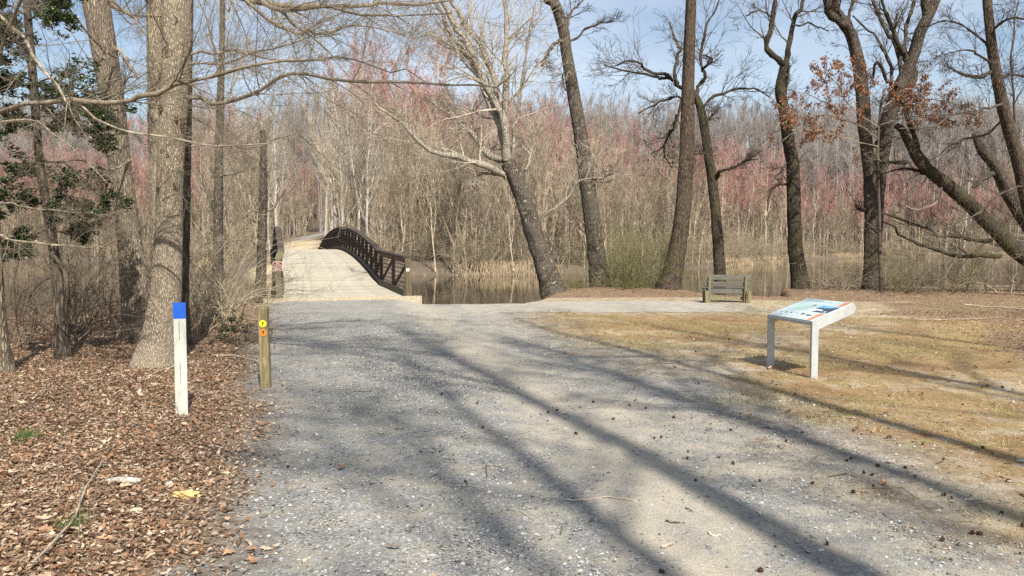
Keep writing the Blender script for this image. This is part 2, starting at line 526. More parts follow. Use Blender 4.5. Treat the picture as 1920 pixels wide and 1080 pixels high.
def zone_masks(x, y):
    xl = np.interp(y, XL[:, 0], XL[:, 1]); xr = np.interp(y, XR[:, 0], XR[:, 1])
    wob = 0.18 * vnoise(x, y, 2.1, 7) + 0.10 * vnoise(x, y, 5.3, 9)
    a = (x - xl + wob) / 0.5
    b = (xr - x + 2.2 * wob + 0.35 * vnoise(x, y, 1.2, 17)) / 1.5
    on = (y < 25.5)
    grav = np.clip(np.minimum(a, b) * 0.5 + 0.5, 0, 1) * on
    p2 = np.interp(y, PATH2[:, 0], PATH2[:, 1])
    g2 = np.clip((2.5 - np.abs(x - p2) + wob) / 1.0 + 0.3, 0, 1) * (y > 60)
    litter = np.clip(-a * 0.5 + 0.5, 0, 1) * (y < 60)
    strip = smooth((y - (23.6 + 0.6 * vnoise(x, y, 0.8, 2))) / 1.2) * (x > 6.9) * (y < 60)
    rightl = smooth((x - 0.30 * y - 3.4 + 1.1 * vnoise(x, y, 0.7, 6)) / 2.2) * 0.8 * (y < 60)
    moundl = smooth((y - 25.0) / 1.2) * (x > -2.5) * (x <= 6.9) * (y < 60)
    litter = np.maximum.reduce([litter, strip, rightl * (b < 0), moundl * 0.85])
    litter = np.maximum(litter, 0.75 * (y > 58))
    litter = litter * (1 - np.maximum(grav, g2))
    grass = np.clip(-b * 0.6 + 0.5, 0, 1) * (y < 60)
    tx = np.interp(y, [3.9, 5.6, 8.9, 15.6, 24], [1.05, 0.95, 0.25, -1.2, -3.2])
    pale = np.exp(-((x - tx + 0.3 * wob) / 0.62) ** 2) * 0.85
    pale = np.maximum(pale, np.exp(-(((x - 2.7) / 1.0) ** 2 + ((y - 10.6) / 0.9) ** 2)))            # trodden ground beside the panel
    pale = np.maximum(pale, smooth((y - 15) / 6) * 0.7 * (x > -1.5))
    pale = np.maximum(pale, 0.8 * np.exp(-(((x - 8.6) / 2.6) ** 2 + ((y - 18.8) / 0.9) ** 2)))
    pale = np.where(y > 60, 1.0 * (y < 125), pale)
    tx2 = np.interp(y, [3.9, 6.5, 9.5, 16, 24], [-0.55, -1.0, -1.5, -2.6, -4.6])
    pale = np.maximum(pale, np.where(y < 26, 0.28 * np.exp(-((x - tx2 + 0.3 * wob) / 0.45) ** 2), 0))
    pale = np.maximum(pale, np.where((y < 22) & (x > tx), 0.42 + 0.3 * vnoise(x, y, 0.9, 12), 0))
    pale = np.where((y > 8) & (y < 24) & (x > xr), np.maximum(pale, 0.18 + 0.5 * vnoise(x, y * 2.2, 0.55, 14)), pale)
    return np.maximum(grav, g2), litter, grass, pale

mg, ml, mgr, mp = zone_masks(xf, yf)
rough_near = nearw * (0.010 * vnoise(xf, yf, 7.0, 1) + 0.006 * vnoise(xf, yf, 19.0, 2)) * (1 - 0.35 * mg) + nearw * 0.012 * ml * vnoise(xf, yf, 12, 4)
zf = zf + rough_near
nx, ny = len(gx), len(gy)
ii = np.arange(nx * ny).reshape(ny, nx)
Qg = np.stack([ii[:-1, :-1], ii[:-1, 1:], ii[1:, 1:], ii[1:, :-1]], -1).reshape(-1, 4)

def ground_material():
    m, nt, b = new_mat('ground_cover', 0.95, 0.1)
    L = nt.links
    v = coords(nt, world_pos=True)
    at = nd(nt, 'ShaderNodeVertexColor', layer_name='tint')
    sep = nd(nt, 'ShaderNodeSeparateColor'); L.new(at.outputs['Color'], sep.inputs[0])
    n05 = noise(nt, v, 0.7, 5); n3 = noise(nt, v, 3.2, 6, 0.6); n12 = noise(nt, v, 12, 6, 0.65); n60 = noise(nt, v, 60, 5, 0.7); n200 = noise(nt, v, 190, 3, 0.7)
    def vor(scale):
        q = nd(nt, 'ShaderNodeTexVoronoi', Scale=scale); L.new(v, q.inputs['Vector'])
        s = nd(nt, 'ShaderNodeSeparateColor'); L.new(q.outputs['Color'], s.inputs[0])
        return s.outputs[0], q.outputs['Distance']
    v35, d35 = vor(38); v70, d70 = vor(75); v160, d160 = vor(170); v22, d22 = vor(24); v9, d9 = vor(46)
    # crushed stone
    g = ramp(nt, v70, [(0.0, (0.10, 0.10, 0.098)), (0.55, (0.205, 0.205, 0.198)), (0.85, (0.32, 0.318, 0.305)), (1.0, (0.57, 0.565, 0.54))])
    g2 = ramp(nt, v160, [(0.0, (0.125, 0.122, 0.113)), (0.6, (0.265, 0.257, 0.235)), (1.0, (0.48, 0.465, 0.425))])
    g = mixc(nt, 0.45, g, g2)
    g = mixc(nt, 0.3, g, ramp(nt, v35, [(0.0, (0.11, 0.108, 0.10)), (0.6, (0.24, 0.235, 0.215)), (0.9, (0.38, 0.37, 0.34)), (1.0, (0.66, 0.645, 0.60))]))
    g = mixc(nt, math_n(nt, 'MULTIPLY', math_n(nt, 'SUBTRACT', n05, 0.44), 4.0, clamp=True), g, mixc(nt, 0.55, g, (0.15, 0.145, 0.125)))
    g = mixc(nt, math_n(nt, 'MULTIPLY', math_n(nt, 'SUBTRACT', n3, 0.42), 3.0, clamp=True), g, mixc(nt, 0.65, g, (0.37, 0.325, 0.24)))
    # trodden pale dirt
    pd = ramp(nt, n60, [(0.3, (0.33, 0.275, 0.19)), (0.5, (0.50, 0.43, 0.31)), (0.7, (0.62, 0.55, 0.42))])
    pd = mixc(nt, 0.35, pd, g2)
    pf = math_n(nt, 'ADD', at.outputs['Alpha'], math_n(nt, 'MULTIPLY', math_n(nt, 'SUBTRACT', n3, 0.5), 1.4))
    pf = math_n(nt, 'MULTIPLY', math_n(nt, 'SUBTRACT', pf, 0.25), 1.6, clamp=True)
    grav = mixc(nt, math_n(nt, 'MULTIPLY', pf, 0.8), g, pd)
    # leaf litter between the leaves that lie on it
    li = ramp(nt, v9, [(0.0, (0.09, 0.06, 0.038)), (0.4, (0.20, 0.132, 0.08)), (0.75, (0.32, 0.225, 0.14)), (1.0, (0.48, 0.36, 0.24))])
    li = mixc(nt, math_n(nt, 'MULTIPLY', n12, 0.6), li, (0.12, 0.083, 0.054))
    # thin dead grass, needles, moss
    gr = ramp(nt, n60, [(0.28, (0.14, 0.09, 0.045)), (0.5, (0.33, 0.235, 0.115)), (0.72, (0.55, 0.43, 0.245))])
    gr2 = ramp(nt, n12, [(0.35, (0.15, 0.092, 0.048)), (0.7, (0.38, 0.275, 0.135))])
    gr = mixc(nt, 0.5, gr, gr2)
    red = math_n(nt, 'MULTIPLY', math_n(nt, 'SUBTRACT', n05, 0.45), 5, clamp=True)
    gr = mixc(nt, math_n(nt, 'MULTIPLY', red, 0.65), gr, (0.19, 0.105, 0.055))
    mo = math_n(nt, 'MULTIPLY', math_n(nt, 'SUBTRACT', noise(nt, v, 1.9, 5, 0.6), 0.55), 7, clamp=True)
    gr = mixc(nt, math_n(nt, 'MULTIPLY', mo, 0.7), gr, (0.20, 0.185, 0.055))
    gpale = math_n(nt, 'MULTIPLY', math_n(nt, 'SUBTRACT', pf, 0.35), 1.3, clamp=True)
    gr = mixc(nt, gpale, gr, pd)
    # far side: old grey-brown leaf mould
    sx_ = nd(nt, 'ShaderNodeSeparateXYZ'); L.new(v, sx_.inputs[0])
    farf = math_n(nt, 'MULTIPLY', math_n(nt, 'SUBTRACT', sx_.outputs[1], 40), 0.05, clamp=True)
    li = mixc(nt, farf, li, mixc(nt, n3, (0.085, 0.066, 0.048), (0.20, 0.16, 0.12)))
    pd = mixc(nt, math_n(nt, 'MULTIPLY', farf, 0.75), pd, mixc(nt, n3, (0.40, 0.31, 0.17), (0.62, 0.51, 0.32)))
    grav = mixc(nt, farf, grav, mixc(nt, math_n(nt, 'MULTIPLY', pf, 0.95), g, pd))
    # compose
    base = mixc(nt, 1.0, (0.15, 0.11, 0.075), ramp(nt, n12, [(0.3, (0.6, 0.6, 0.6)), (0.7, (1.4, 1.4, 1.4))]), 'MULTIPLY')
    def edge(mask, amt=0.7, k=3.0):
        q = math_n(nt, 'ADD', mask, math_n(nt, 'MULTIPLY', math_n(nt, 'SUBTRACT', math_n(nt, 'ADD', math_n(nt, 'MULTIPLY', n12, 0.55), math_n(nt, 'MULTIPLY', n3, 0.45)), 0.5), amt))
        return math_n(nt, 'ADD', math_n(nt, 'MULTIPLY', math_n(nt, 'SUBTRACT', q, 0.5), k), 0.5, clamp=True)
    c = mixc(nt, edge(sep.outputs[2], 1.4, 2.2), base, gr)
    c = mixc(nt, edge(sep.outputs[1]), c, li)
    c = mixc(nt, edge(sep.outputs[0], 1.7, 1.6), c, grav)
    L.new(c, b.inputs['Base Color'])
    h = math_n(nt, 'ADD', math_n(nt, 'MULTIPLY', n60, 0.6), math_n(nt, 'ADD', math_n(nt, 'MULTIPLY', d70, 0.5), math_n(nt, 'MULTIPLY', n200, 0.35)))
    bump(nt, b, h, 0.5, 0.016)
    return m
M['ground'] = ground_material()
gcol = np.stack([mg, ml, mgr, mp], 1)
gv = np.stack([xf, yf, zf], 1)
ground = new_obj('ground', mesh_np('ground', gv, Qg, mats=[M['ground']], col=gcol))
tagged(ground, kind='structure')
# the gravel path is a sheet of its own, 4 mm proud of the ground
qc = Qg[(mg[Qg].mean(1) > 0.5) & (yf[Qg].min(1) > -6)]
nearq = yf[qc].max(1) < 40
for nm, sel in (('gravel_path', nearq), ('far_path', ~nearq)):
    q = qc[sel]
    u, inv = np.unique(q.ravel(), return_inverse=True)
    vv = gv[u] + np.array([0, 0, 0.004])
    tagged(new_obj(nm, mesh_np(nm, vv, inv.reshape(-1, 4), mats=[M['ground']], col=gcol[u])), kind='structure')

# water
m, nt, b = new_mat('pond_water', 0.035, 0.5)
b.inputs['Base Color'].default_value = (0.028, 0.022, 0.013, 1)
b.inputs['IOR'].default_value = 1.33
wv = coords(nt, (1.0, 0.45, 1), world_pos=True)
wn1 = noise(nt, wv, 2.2, 4, 0.55)
wn2 = noise(nt, coords(nt, (1, 0.5, 1), world_pos=True), 0.12, 3)
amt = math_n(nt, 'MULTIPLY', wn1, math_n(nt, 'ADD', 0.25, math_n(nt, 'MULTIPLY', math_n(nt, 'SUBTRACT', wn2, 0.45), 4, clamp=True)))
bump(nt, b, amt, 0.2, 0.07)
M['water'] = m
wx = np.linspace(-230, 230, 24); wy = np.linspace(3, 215, 24)
WX, WY = np.meshgrid(wx, wy)
wi = np.arange(24 * 24).reshape(24, 24)
tagged(new_obj('water', mesh_np('water', np.stack([WX.ravel(), WY.ravel(), np.full(576, WZ)], 1),
       np.stack([wi[:-1, :-1], wi[:-1, 1:], wi[1:, 1:], wi[1:, :-1]], -1).reshape(-1, 4), mats=[M['water']])), kind='structure')

# ------------------------------------------------------------------ footbridge
M['deck'] = wood_mat('bridge_deck_board', (0.36, 0.325, 0.25), (0.51, 0.465, 0.365), 'X', green=(0.40, 0.365, 0.29), rand=0.09)
M['rust'] = plain('weathering_steel', (0.055, 0.034, 0.025), 0.75, 0.3, 0.0, 0.35, 14)
M['cap'] = wood_mat('rail_cap_wood', (0.055, 0.042, 0.032), (0.13, 0.105, 0.08), 'Y', rand=0.15)
M['cap_old'] = wood_mat('approach_cap_wood', (0.13, 0.11, 0.07), (0.26, 0.23, 0.15), 'Y', green=(0.20, 0.19, 0.085), rand=0.15)
M['railwood'] = wood_mat('rail_post_wood', (0.10, 0.076, 0.047), (0.19, 0.15, 0.095), 'Z', green=(0.125, 0.115, 0.06), rand=0.2)
M['browntrim'] = wood_mat('brown_rail_wood', (0.10, 0.062, 0.045), (0.18, 0.12, 0.085), 'Z', rand=0.2)
M['kerb'] = wood_mat('kerb_beam_wood', (0.085, 0.07, 0.052), (0.17, 0.145, 0.11), 'Y', rand=0.15)
M['sill'] = wood_mat('sill_beam', (0.34, 0.29, 0.20), (0.50, 0.44, 0.32), 'X', rand=0.1)

bu = np.array([-0.3005, 0.9538, 0.0]); bw = np.array([0.9538, 0.3005, 0.0])      # along / across the bridge
B0 = np.array([-5.40, 24.65, 0.0])
S1, SC, S2, S3 = 4.35, 22.35, 40.35, 44.7
def deck_z(s):
    s = np.asarray(s, float)
    arc = 1.52 - 1.27 * ((s - SC) / (SC - S1)) ** 2
    r1 = 0.06 + (0.25 - 0.06) * s / S1
    r2 = 0.25 + (0.12 - 0.25) * (s - S2) / (S3 - S2)
    return np.where(s < S1, r1, np.where(s > S2, r2, arc))
def half_w(s, side=1):
    s = np.asarray(s, float)
    return 1.72 + (0.27 if side > 0 else 0.14) * np.clip((S1 - s) / S1, 0, 1) + 0.2 * np.clip((s - S2) / (S3 - S2), 0, 1)
def bp(s, w, dz=0.0):
    s = np.asarray(s, float)
    z = deck_z(s) + dz
    return B0 + np.multiply.outer(s, bu) + np.multiply.outer(np.ones_like(s) * w, bw) + np.multiply.outer(z, np.array([0, 0, 1.0]))
bridge = empty('footbridge', B0 + np.array([0, 0, 0.0]))
tagged(bridge, 'arched brown footbridge with pale board deck crossing the channel', 'bridge')
def bchild(name, me):
    o = new_obj(name, me, bridge)
    me.transform(Matrix.Translation(-Vector(B0)))
    return o
# deck boards, each its own piece; alike boards share one mesh
BW = 0.285
board = bm_box_mesh('deck_board', 2 * 1.70, BW - 0.010, 0.06, M['deck'], 0.006)
nb = int((S2 - S1) / BW)
def place_board(me, s, sx=1.0):
    o = new_obj('deck_board', me, bridge)
    c = bp(s, 0.0, -0.03) - B0
    sl = float((deck_z(s + 0.05) - deck_z(s - 0.05)) / 0.1)
    o.matrix_local = Matrix.Translation(Vector(c) + Vector((0, 0, random.uniform(-0.003, 0.003)))) @ Matrix.Rotation(math.atan2(bw[1], bw[0]), 4, 'Z') @ Matrix.Rotation(math.atan(sl), 4, 'X') @ Matrix.Diagonal((sx, 1, 1, 1))
    return o
for k in range(nb + 1): place_board(board, S1 + BW * (k + 0.5))
for k in range(int(S1 / BW)):
    s = BW * (k + 0.5)
    place_board(board, s, float(half_w(s)) / 1.72)
for k in range(int((S3 - S2) / BW)):
    s = S2 + BW * (k + 1.6)
    place_board(board, s, float(half_w(s)) / 1.72)
# side trusses
NBAY = 24
RH = 1.28
for side in (-1, 1):
    ss = np.linspace(S1, S2, 60)
    bchild('bottom_chord', sweep_box('bottom_chord', bp(ss, side * 1.83, 0.0), bw, 0.10, 0.30, M['rust']))
    bchild('kerb_board', sweep_box('kerb_board', bp(ss, side * 1.745, 0.13), bw, 0.05, 0.17, M['kerb']))
    bchild('top_chord', sweep_box('top_chord', bp(ss, side * 1.83, RH - 0.12), bw, 0.09, 0.11, M['rust']))
    bchild('rail_cap', sweep_box('rail_cap', bp(ss, side * 1.80, RH), bw, 0.24, 0.045, M['cap']))
    bchild('girder', sweep_box('girder', bp(ss, side * 1.3, -0.25), bw, 0.12, 0.34, M['rust']))
    sb = np.linspace(S1, S2, NBAY + 1)
    for k in range(NBAY + 1):
        a, c = bp(sb[k], side * 1.83, 0.1), bp(sb[k], side * 1.83, RH - 0.15)
        bchild('upright', sweep_box('upright', [a, (a + c) / 2, c], bw, 0.11, 0.14, M['rust']))
        if k < NBAY:
            if k >= NBAY // 2: a, c = bp(sb[k] + 0.08, side * 1.83, 0.14), bp(sb[k + 1] - 0.08, side * 1.83, RH - 0.2)
            else: a, c = bp(sb[k] + 0.08, side * 1.83, RH - 0.2), bp(sb[k + 1] - 0.08, side * 1.83, 0.14)
            bchild('diagonal', sweep_box('diagonal', [a, (a + c) / 2, c], bw, 0.06, 0.09, M['rust']))
    for dz in np.linspace(0.3, 1.02, 6):
        bchild('safety_rail', sweep_box('safety_rail', bp(ss, side * 1.77, dz), bw, 0.018, 0.022, M['rust']))
    # approach rails, splayed outwards at both ends
    for (sa, sz) in ((0.06, S1 - 0.02), (S3 - 0.06, S2 + 0.02)):
        ramp_s = np.linspace(sa, sz, 5)
        def rp(dz, dw=0.0, t=ramp_s): return np.array([bp(s_, side * (float(half_w(s_, side)) + 0.10 + dw), dz) for s_ in t])
        bchild('kerb_board', sweep_box('kerb_board', rp(0.12, -0.09), bw, 0.06, 0.2, M['kerb']))
        bchild('approach_cap', sweep_box('approach_cap', rp(RH, -0.02), bw, 0.23, 0.05, M['cap_old'] if side < 0 else M['cap']))
        bchild('approach_beam', sweep_box('approach_beam', rp(RH - 0.12), bw, 0.06, 0.17, M['browntrim']))
        bchild('approach_chord', sweep_box('approach_chord', rp(-0.02), bw, 0.09, 0.26, M['browntrim']))
        for dz in np.linspace(0.28, 1.02, 6):
            bchild('safety_rail', sweep_box('safety_rail', rp(dz, -0.05), bw, 0.018, 0.022, M['rust']))
        ps = np.linspace(sa, sz, 3)
        for q, s_ in enumerate(ps[:2]):
            w_ = side * (float(half_w(s_, side)) + 0.10)
            a, c = bp(s_, w_, -0.30), bp(s_, w_, RH - 0.03)
            nm = 'end_post' if q == 0 else 'approach_post'
            bchild(nm, sweep_box(nm, [a, (a + c) / 2, c], bw, 0.15 if q == 0 else 0.11, 0.15 if q == 0 else 0.12, M['railwood'] if q == 0 else M['browntrim']))
        for q in range(2):
            sA, sB = ps[q], ps[q + 1]
            a = bp(sA + 0.12 * np.sign(sB - sA), side * (float(half_w(sA, side)) + 0.1), RH - 0.22); c = bp(sB - 0.12 * np.sign(sB - sA), side * (float(half_w(sB, side)) + 0.1), 0.16)
            bchild('diagonal', sweep_box('diagonal', [a, (a + c) / 2, c], bw, 0.06, 0.09, M['browntrim']))
# cross beams below the deck and sills at both ends
for k in range(0, NBAY + 1, 2):
    s_ = S1 + (S2 - S1) * k / NBAY
    bchild('cross_beam', sweep_box('cross_beam', [bp(s_, -1.9, -0.17), bp(s_, 0, -0.17), bp(s_, 1.9, -0.17)], bu, 0.1, 0.14, M['rust']))
a, c = B0 - bu * 0.13 - bw * 2.42 + np.array([0, 0, -0.045]), B0 - bu * 0.13 + bw * 2.5 + np.array([0, 0, -0.045])
bchild('sill_beam', sweep_box('sill_beam', [a, (a + c) / 2, c], bu, 0.24, 0.26, M['sill']))
for s_, hh in ((S1 + 0.2, 1.7), (S2 - 0.2, 1.7)):
    a, c = bp(s_, -1.9, -hh / 2 - 0.45), bp(s_, 1.9, -hh / 2 - 0.45)
    bchild('abutment', sweep_box('abutment', [a, (a + c) / 2, c], bu, 0.5, hh, M['sill']))

def text_mesh(name, body, size, mat):
    cu = bpy.data.curves.new(name, 'FONT')
    cu.body = body; cu.size = size; cu.align_x = 'CENTER'; cu.align_y = 'CENTER'; cu.extrude = 0.0008
    ob = bpy.data.objects.new(name, cu); COL.objects.link(ob)
    dg = bpy.context.evaluated_depsgraph_get()
    me = bpy.data.meshes.new_from_object(ob.evaluated_get(dg))
    bpy.data.objects.remove(ob, do_unlink=True)
    me.materials.clear(); me.materials.append(mat)
    return me

def poly_plate(name, outline, depth, mat, bevel=0.0):
    """flat plate in the XZ plane facing -Y, thickness depth"""
    n = len(outline); o = np.array(outline, float)
    V = np.vstack([np.column_stack([o[:, 0], np.zeros(n), o[:, 1]]), np.column_stack([o[:, 0], np.full(n, depth), o[:, 1]])])
    me = bpy.data.meshes.new(name)
    faces = [list(range(n)), list(range(2 * n - 1, n - 1, -1))] + [[i, n + i, n + (i + 1) % n, (i + 1) % n] for i in range(n)]
    me.from_pydata([tuple(v) for v in V], [], faces)
    me.materials.append(mat); me.update()
    return me

def round_rect(w, h, r, seg=4):
    out = []
    for cx, cy, a0 in ((w / 2 - r, h / 2 - r, 0), (-w / 2 + r, h / 2 - r, 90), (-w / 2 + r, -h / 2 + r, 180), (w / 2 - r, -h / 2 + r, 270)):
        for i in range(seg + 1):
            a = math.radians(a0 + 90 * i / seg)
            out.append((cx + r * math.cos(a), cy + r * math.sin(a)))
    return out

# NO FISHING sign on the left end post
M['sign_brown'] = plain('sign_brown', (0.17, 0.04, 0.018), 0.45, 0.4, 0, 0.1)
M['sign_white'] = plain('sign_white', (0.66, 0.63, 0.58), 0.5, 0.4, 0, 0.05)
sp = bp(0.06, -(float(half_w(0.06, -1)) + 0.10), 1.02) - bu * 0.10 - bw * 0.02
nf = empty('no_fishing_sign', sp, math.atan2(bw[1], bw[0]))
tagged(nf, 'small brown and white NO FISHING sign on the left end post of the footbridge', 'sign')
new_obj('sign_plate', poly_plate('sign_plate', round_rect(0.295, 0.295, 0.035), 0.006, M['sign_white']), nf)
o = new_obj('sign_face', poly_plate('sign_face', round_rect(0.27, 0.27, 0.028), 0.004, M['sign_brown']), nf); o.location = (0, -0.004, 0)
for i, (t_, sz) in enumerate((('NO', 0.058), ('FISHING', 0.058), ('FROM THE', 0.052), ('BRIDGE', 0.058))):
    o = new_obj('sign_lettering', text_mesh('sign_lettering', t_, sz, M['sign_white']), nf)
    o.rotation_euler = (math.pi / 2, 0, 0); o.location = (0, -0.006, 0.095 - 0.063 * i)
# white paint blaze on the right end post
bl = bp(0.06, (float(half_w(0.06)) + 0.10), 0.86) - bu * 0.0785
blz = new_obj('paint_blaze', poly_plate('paint_blaze', [(-0.055, 0.06), (0.05, 0.065), (0.06, 0.0), (0.01, -0.055), (-0.02, -0.02), (-0.05, -0.045)], 0.003, M['sign_white']), bridge)
blz.location = tuple(bl - B0); blz.rotation_euler = (0, 0, math.atan2(bw[1], bw[0]))

# ------------------------------------------------------------------ marker posts, panel, bench
M['post_white'] = plain('marker_white', (0.52, 0.53, 0.455), 0.5, 0.4, 0, 0.16, 14, (1, 1, 0.4))
M['post_blue'] = plain('marker_blue', (0.012, 0.10, 0.52), 0.45, 0.4, 0, 0.12, 6)
M['ink'] = plain('black_ink', (0.02, 0.02, 0.02), 0.6, 0.3, 0, 0.1)
M['post_wood'] = wood_mat('trail_post_wood', (0.20, 0.165, 0.085), (0.34, 0.285, 0.165), 'Z', rand=0.05, scale=0.8)
M['disc_yellow'] = plain('disc_yellow', (0.85, 0.78, 0.02), 0.4, 0.5, 0, 0.04)
M['disc_orange'] = plain('disc_orange', (0.72, 0.22, 0.03), 0.4, 0.5, 0, 0.04)

q = GP(341, 781); q[2] = H1(q[0], q[1])
wp = empty('marker_post', q, math.radians(10)); tagged(wp, 'flat white flexible marker post with a blue top band', 'marker post')
def curved_slat(name, w, z0, z1, th, bow, mat, off=0.0, n=8):
    xs = np.linspace(-w / 2, w / 2, n)
    ys = bow * (1 - (2 * xs / w) ** 2) * -1 - off
    V = []
    for z in (z0, z1):
        V += [(x, y, z) for x, y in zip(xs, ys)] + [(x, y + th, z) for x, y in zip(xs, ys)]
    Q = []
    for i in range(n - 1):
        Q += [[i, i + 1, 2 * n + i + 1, 2 * n + i], [n + i + 1, n + i, 3 * n + i, 3 * n + i + 1], [2 * n + i, 2 * n + i + 1, 3 * n + i + 1, 3 * n + i], [i + 1, i, n + i, n + i + 1]]
    Q += [[0, 2 * n, 3 * n, n], [n - 1, 2 * n - 1, 4 * n - 1, 3 * n - 1]]
    return mesh_np(name, V, Q, mats=[mat], smooth_shade=False)
HP = 1.145
new_obj('post_body', curved_slat('post_body', 0.116, -0.1, HP, 0.008, 0.006, M['post_white']), wp)
new_obj('blue_band', curved_slat('blue_band', 0.119, HP - 0.158, HP + 0.002, 0.012, 0.006, M['post_blue'], 0.002), wp)
lab = []
zz = HP - 0.17
r_ = random.Random(3)
for (za, zb) in ((0.975, 0.78), (0.55, 0.34)):
    z = za
    while z > zb:
        h_ = r_.uniform(0.006, 0.014)
        lab.append((r_.uniform(-0.001, 0.001), z - h_ / 2, r_.uniform(0.003, 0.007), h_))
        z -= h_ + r_.uniform(0.003, 0.009)
V, Q = [], []
for (x, z, w, h_) in lab:
    b_, f_ = box_arr(x - 0.004, -0.0072, z, w, 0.002, h_)
    Q += [list(np.array(f) + len(V)) for f in f_]; V += [tuple(v) for v in b_]
o = new_obj('printed_line', mesh_np('printed_line', V, Q, mats=[M['ink']], smooth_shade=False), wp); o['kind'] = 'stuff'

q = GP(499, 726); q[2] = H1(q[0], q[1])
tp = empty('trail_post', q, math.radians(6)); tagged(tp, 'squat weathered wooden trail post with yellow and orange arrow discs', 'trail post')
import bmesh
def post_mesh(w, h):
    bm = bmesh.new(); bmesh.ops.create_cube(bm, size=1.0)
    bmesh.ops.scale(bm, vec=(w, w, h), verts=bm.verts); bmesh.ops.translate(bm, vec=(0, 0, h / 2 - 0.15), verts=bm.verts)
    top = [f for f in bm.faces if f.normal.z > 0.9]
    r = bmesh.ops.inset_individual(bm, faces=top, thickness=w * 0.22)
    top = max(bm.faces, key=lambda f: f.calc_center_median().z + (f.calc_area() < w * w * 0.5) * 0.001)
    inner = [f for f in bm.faces if f.normal.z > 0.9 and f.calc_area() < w * w * 0.5]
    for f in inner:
        for v in f.verts: v.co.z += 0.022
    bmesh.ops.bevel(bm, geom=[e for e in bm.edges if abs((e.verts[0].co - e.verts[1].co).z) > 0.3], offset=0.004, segments=1, affect='EDGES')
    me = bpy.data.meshes.new('post'); bm.to_mesh(me); bm.free(); me.materials.append(M['post_wood']); return me
ob_ = new_obj('post', post_mesh(0.112, 1.07), tp); ob_.rotation_euler = (0, math.radians(-1.2), 0)
def disc_outline(r, n=28): return [(r * math.cos(2 * math.pi * i / n), r * math.sin(2 * math.pi * i / n)) for i in range(n)]
arrow = [(-0.006, -0.022), (0.006, -0.022), (0.006, 0.006), (0.017, 0.004), (0.0, 0.025), (-0.017, 0.004), (-0.006, 0.006)]
for z_, mt, nm in ((0.785, 'disc_yellow', 'yellow_disc'), (0.678, 'disc_orange', 'orange_disc')):
    d_ = new_obj(nm, poly_plate(nm, disc_outline(0.042), 0.004, M[mt]), tp); d_.location = (-0.004 - 0.02 * (z_ - .3), -0.061, z_)
    a_ = new_obj('arrow_mark', poly_plate('arrow_mark', arrow, 0.002, M['ink']), d_); a_.location = (0, -0.0025, 0)

# interpretive panel
M['alu'] = plain('panel_frame_paint', (0.40, 0.41, 0.40), 0.42, 0.5, 0.0, 0.10, 9)
M['panel'] = plain('panel_print', (0.58, 0.68, 0.66), 0.3, 0.5, 0, 0.05, 3)
M['print_green'] = plain('print_green', (0.50, 0.68, 0.58), 0.3, 0.5, 0, 0.08, 20)
M['print_grey'] = plain('print_grey', (0.26, 0.34, 0.40), 0.35, 0.4, 0, 0.1, 20)
M['print_pale'] = plain('print_pale', (0.55, 0.62, 0.62), 0.35, 0.4, 0, 0.1, 20)
M['print_orange'] = plain('print_orange', (0.74, 0.23, 0.085), 0.3, 0.5, 0, 0.03)
M['print_sky'] = plain('print_sky', (0.16, 0.48, 0.80), 0.3, 0.5, 0, 0.25, 9)
M['print_dark'] = plain('print_dark', (0.045, 0.055, 0.075), 0.3, 0.5, 0, 0.5, 25)
M['print_white'] = plain('print_white', (0.72, 0.76, 0.82), 0.3, 0.5, 0, 0.2, 25)
nl, fl = GP(1521, 713), GP(1437, 689)
e = fl - nl; Wp = float(np.linalg.norm(e[:2])); e = e / np.linalg.norm(e)
pn = empty('information_panel', (nl[0], nl[1], H1(nl[0], nl[1])), math.atan2(-e[0], e[1]))      # local +Y runs along the panel, +X to its back
tagged(pn, 'low tilted information panel with orange bars on two grey metal legs', 'information panel')
ZB, TD, TR = 0.725, 0.60, 0.215                               # front height, depth, rise
prof = [(0, -0.1), (0.095, -0.1), (0.095, ZB - 0.105), (TD, ZB + TR - 0.125), (TD + 0.035, ZB + TR - 0.055), (TD, ZB + TR), (0, ZB)]
def side_leg(name, y):
    n = len(prof); th = 0.045
    V = [(x, y, z) for x, z in prof] + [(x, y + th, z) for x, z in prof]
    me = bpy.data.meshes.new(name)
    me.from_pydata(V, [], [list(range(n)), list(range(2 * n - 1, n - 1, -1))] + [[i, n + i, n + (i + 1) % n, (i + 1) % n] for i in range(n)])
    me.materials.append(M['alu']); me.update()
    o = new_obj(name, me, pn)
    md = o.modifiers.new('edge', 'BEVEL'); md.width = 0.004; md.segments = 1
    return o
side_leg('leg', 0.0); side_leg('leg', Wp - 0.045)
tilt = math.atan2(TR, TD); DP = math.hypot(TD, TR)
brd = new_obj('panel_board', bm_box_mesh('panel_board', DP, Wp - 0.0901, 0.028, M['panel'], 0.003), pn)
brd.location = (TD / 2 + 0.010, Wp / 2, ZB + TR / 2 - 0.006); brd.rotation_euler = (0, -tilt, 0)
trim = new_obj('lower_rail', bm_box_mesh('lower_rail', 0.03, Wp - 0.0902, 0.04, M['alu'], 0.003), pn); trim.location = (0.016, Wp / 2, ZB - 0.032)
trim = new_obj('upper_rail', bm_box_mesh('upper_rail', 0.02, Wp - 0.0902, 0.05, M['alu'], 0.003), pn); trim.location = (TD + 0.006, Wp / 2, ZB + TR - 0.03)
def on_board(name, polys, mat, dz=0.0):
    """flat print on the board: u runs left to right for the reader, v bottom to top"""
    V, Fc = [], []
    for pl in polys:
        Fc.append(list(range(len(V), len(V) + len(pl))))
        V += [((v - 0.5) * DP, (0.5 - u) * (Wp - 0.09), 0.0145 + 0.0006 + dz) for u, v in pl]
    me = bpy.data.meshes.new(name); me.from_pydata(V, [], Fc); me.materials.append(mat); me.update()
    return new_obj(name, me, brd)
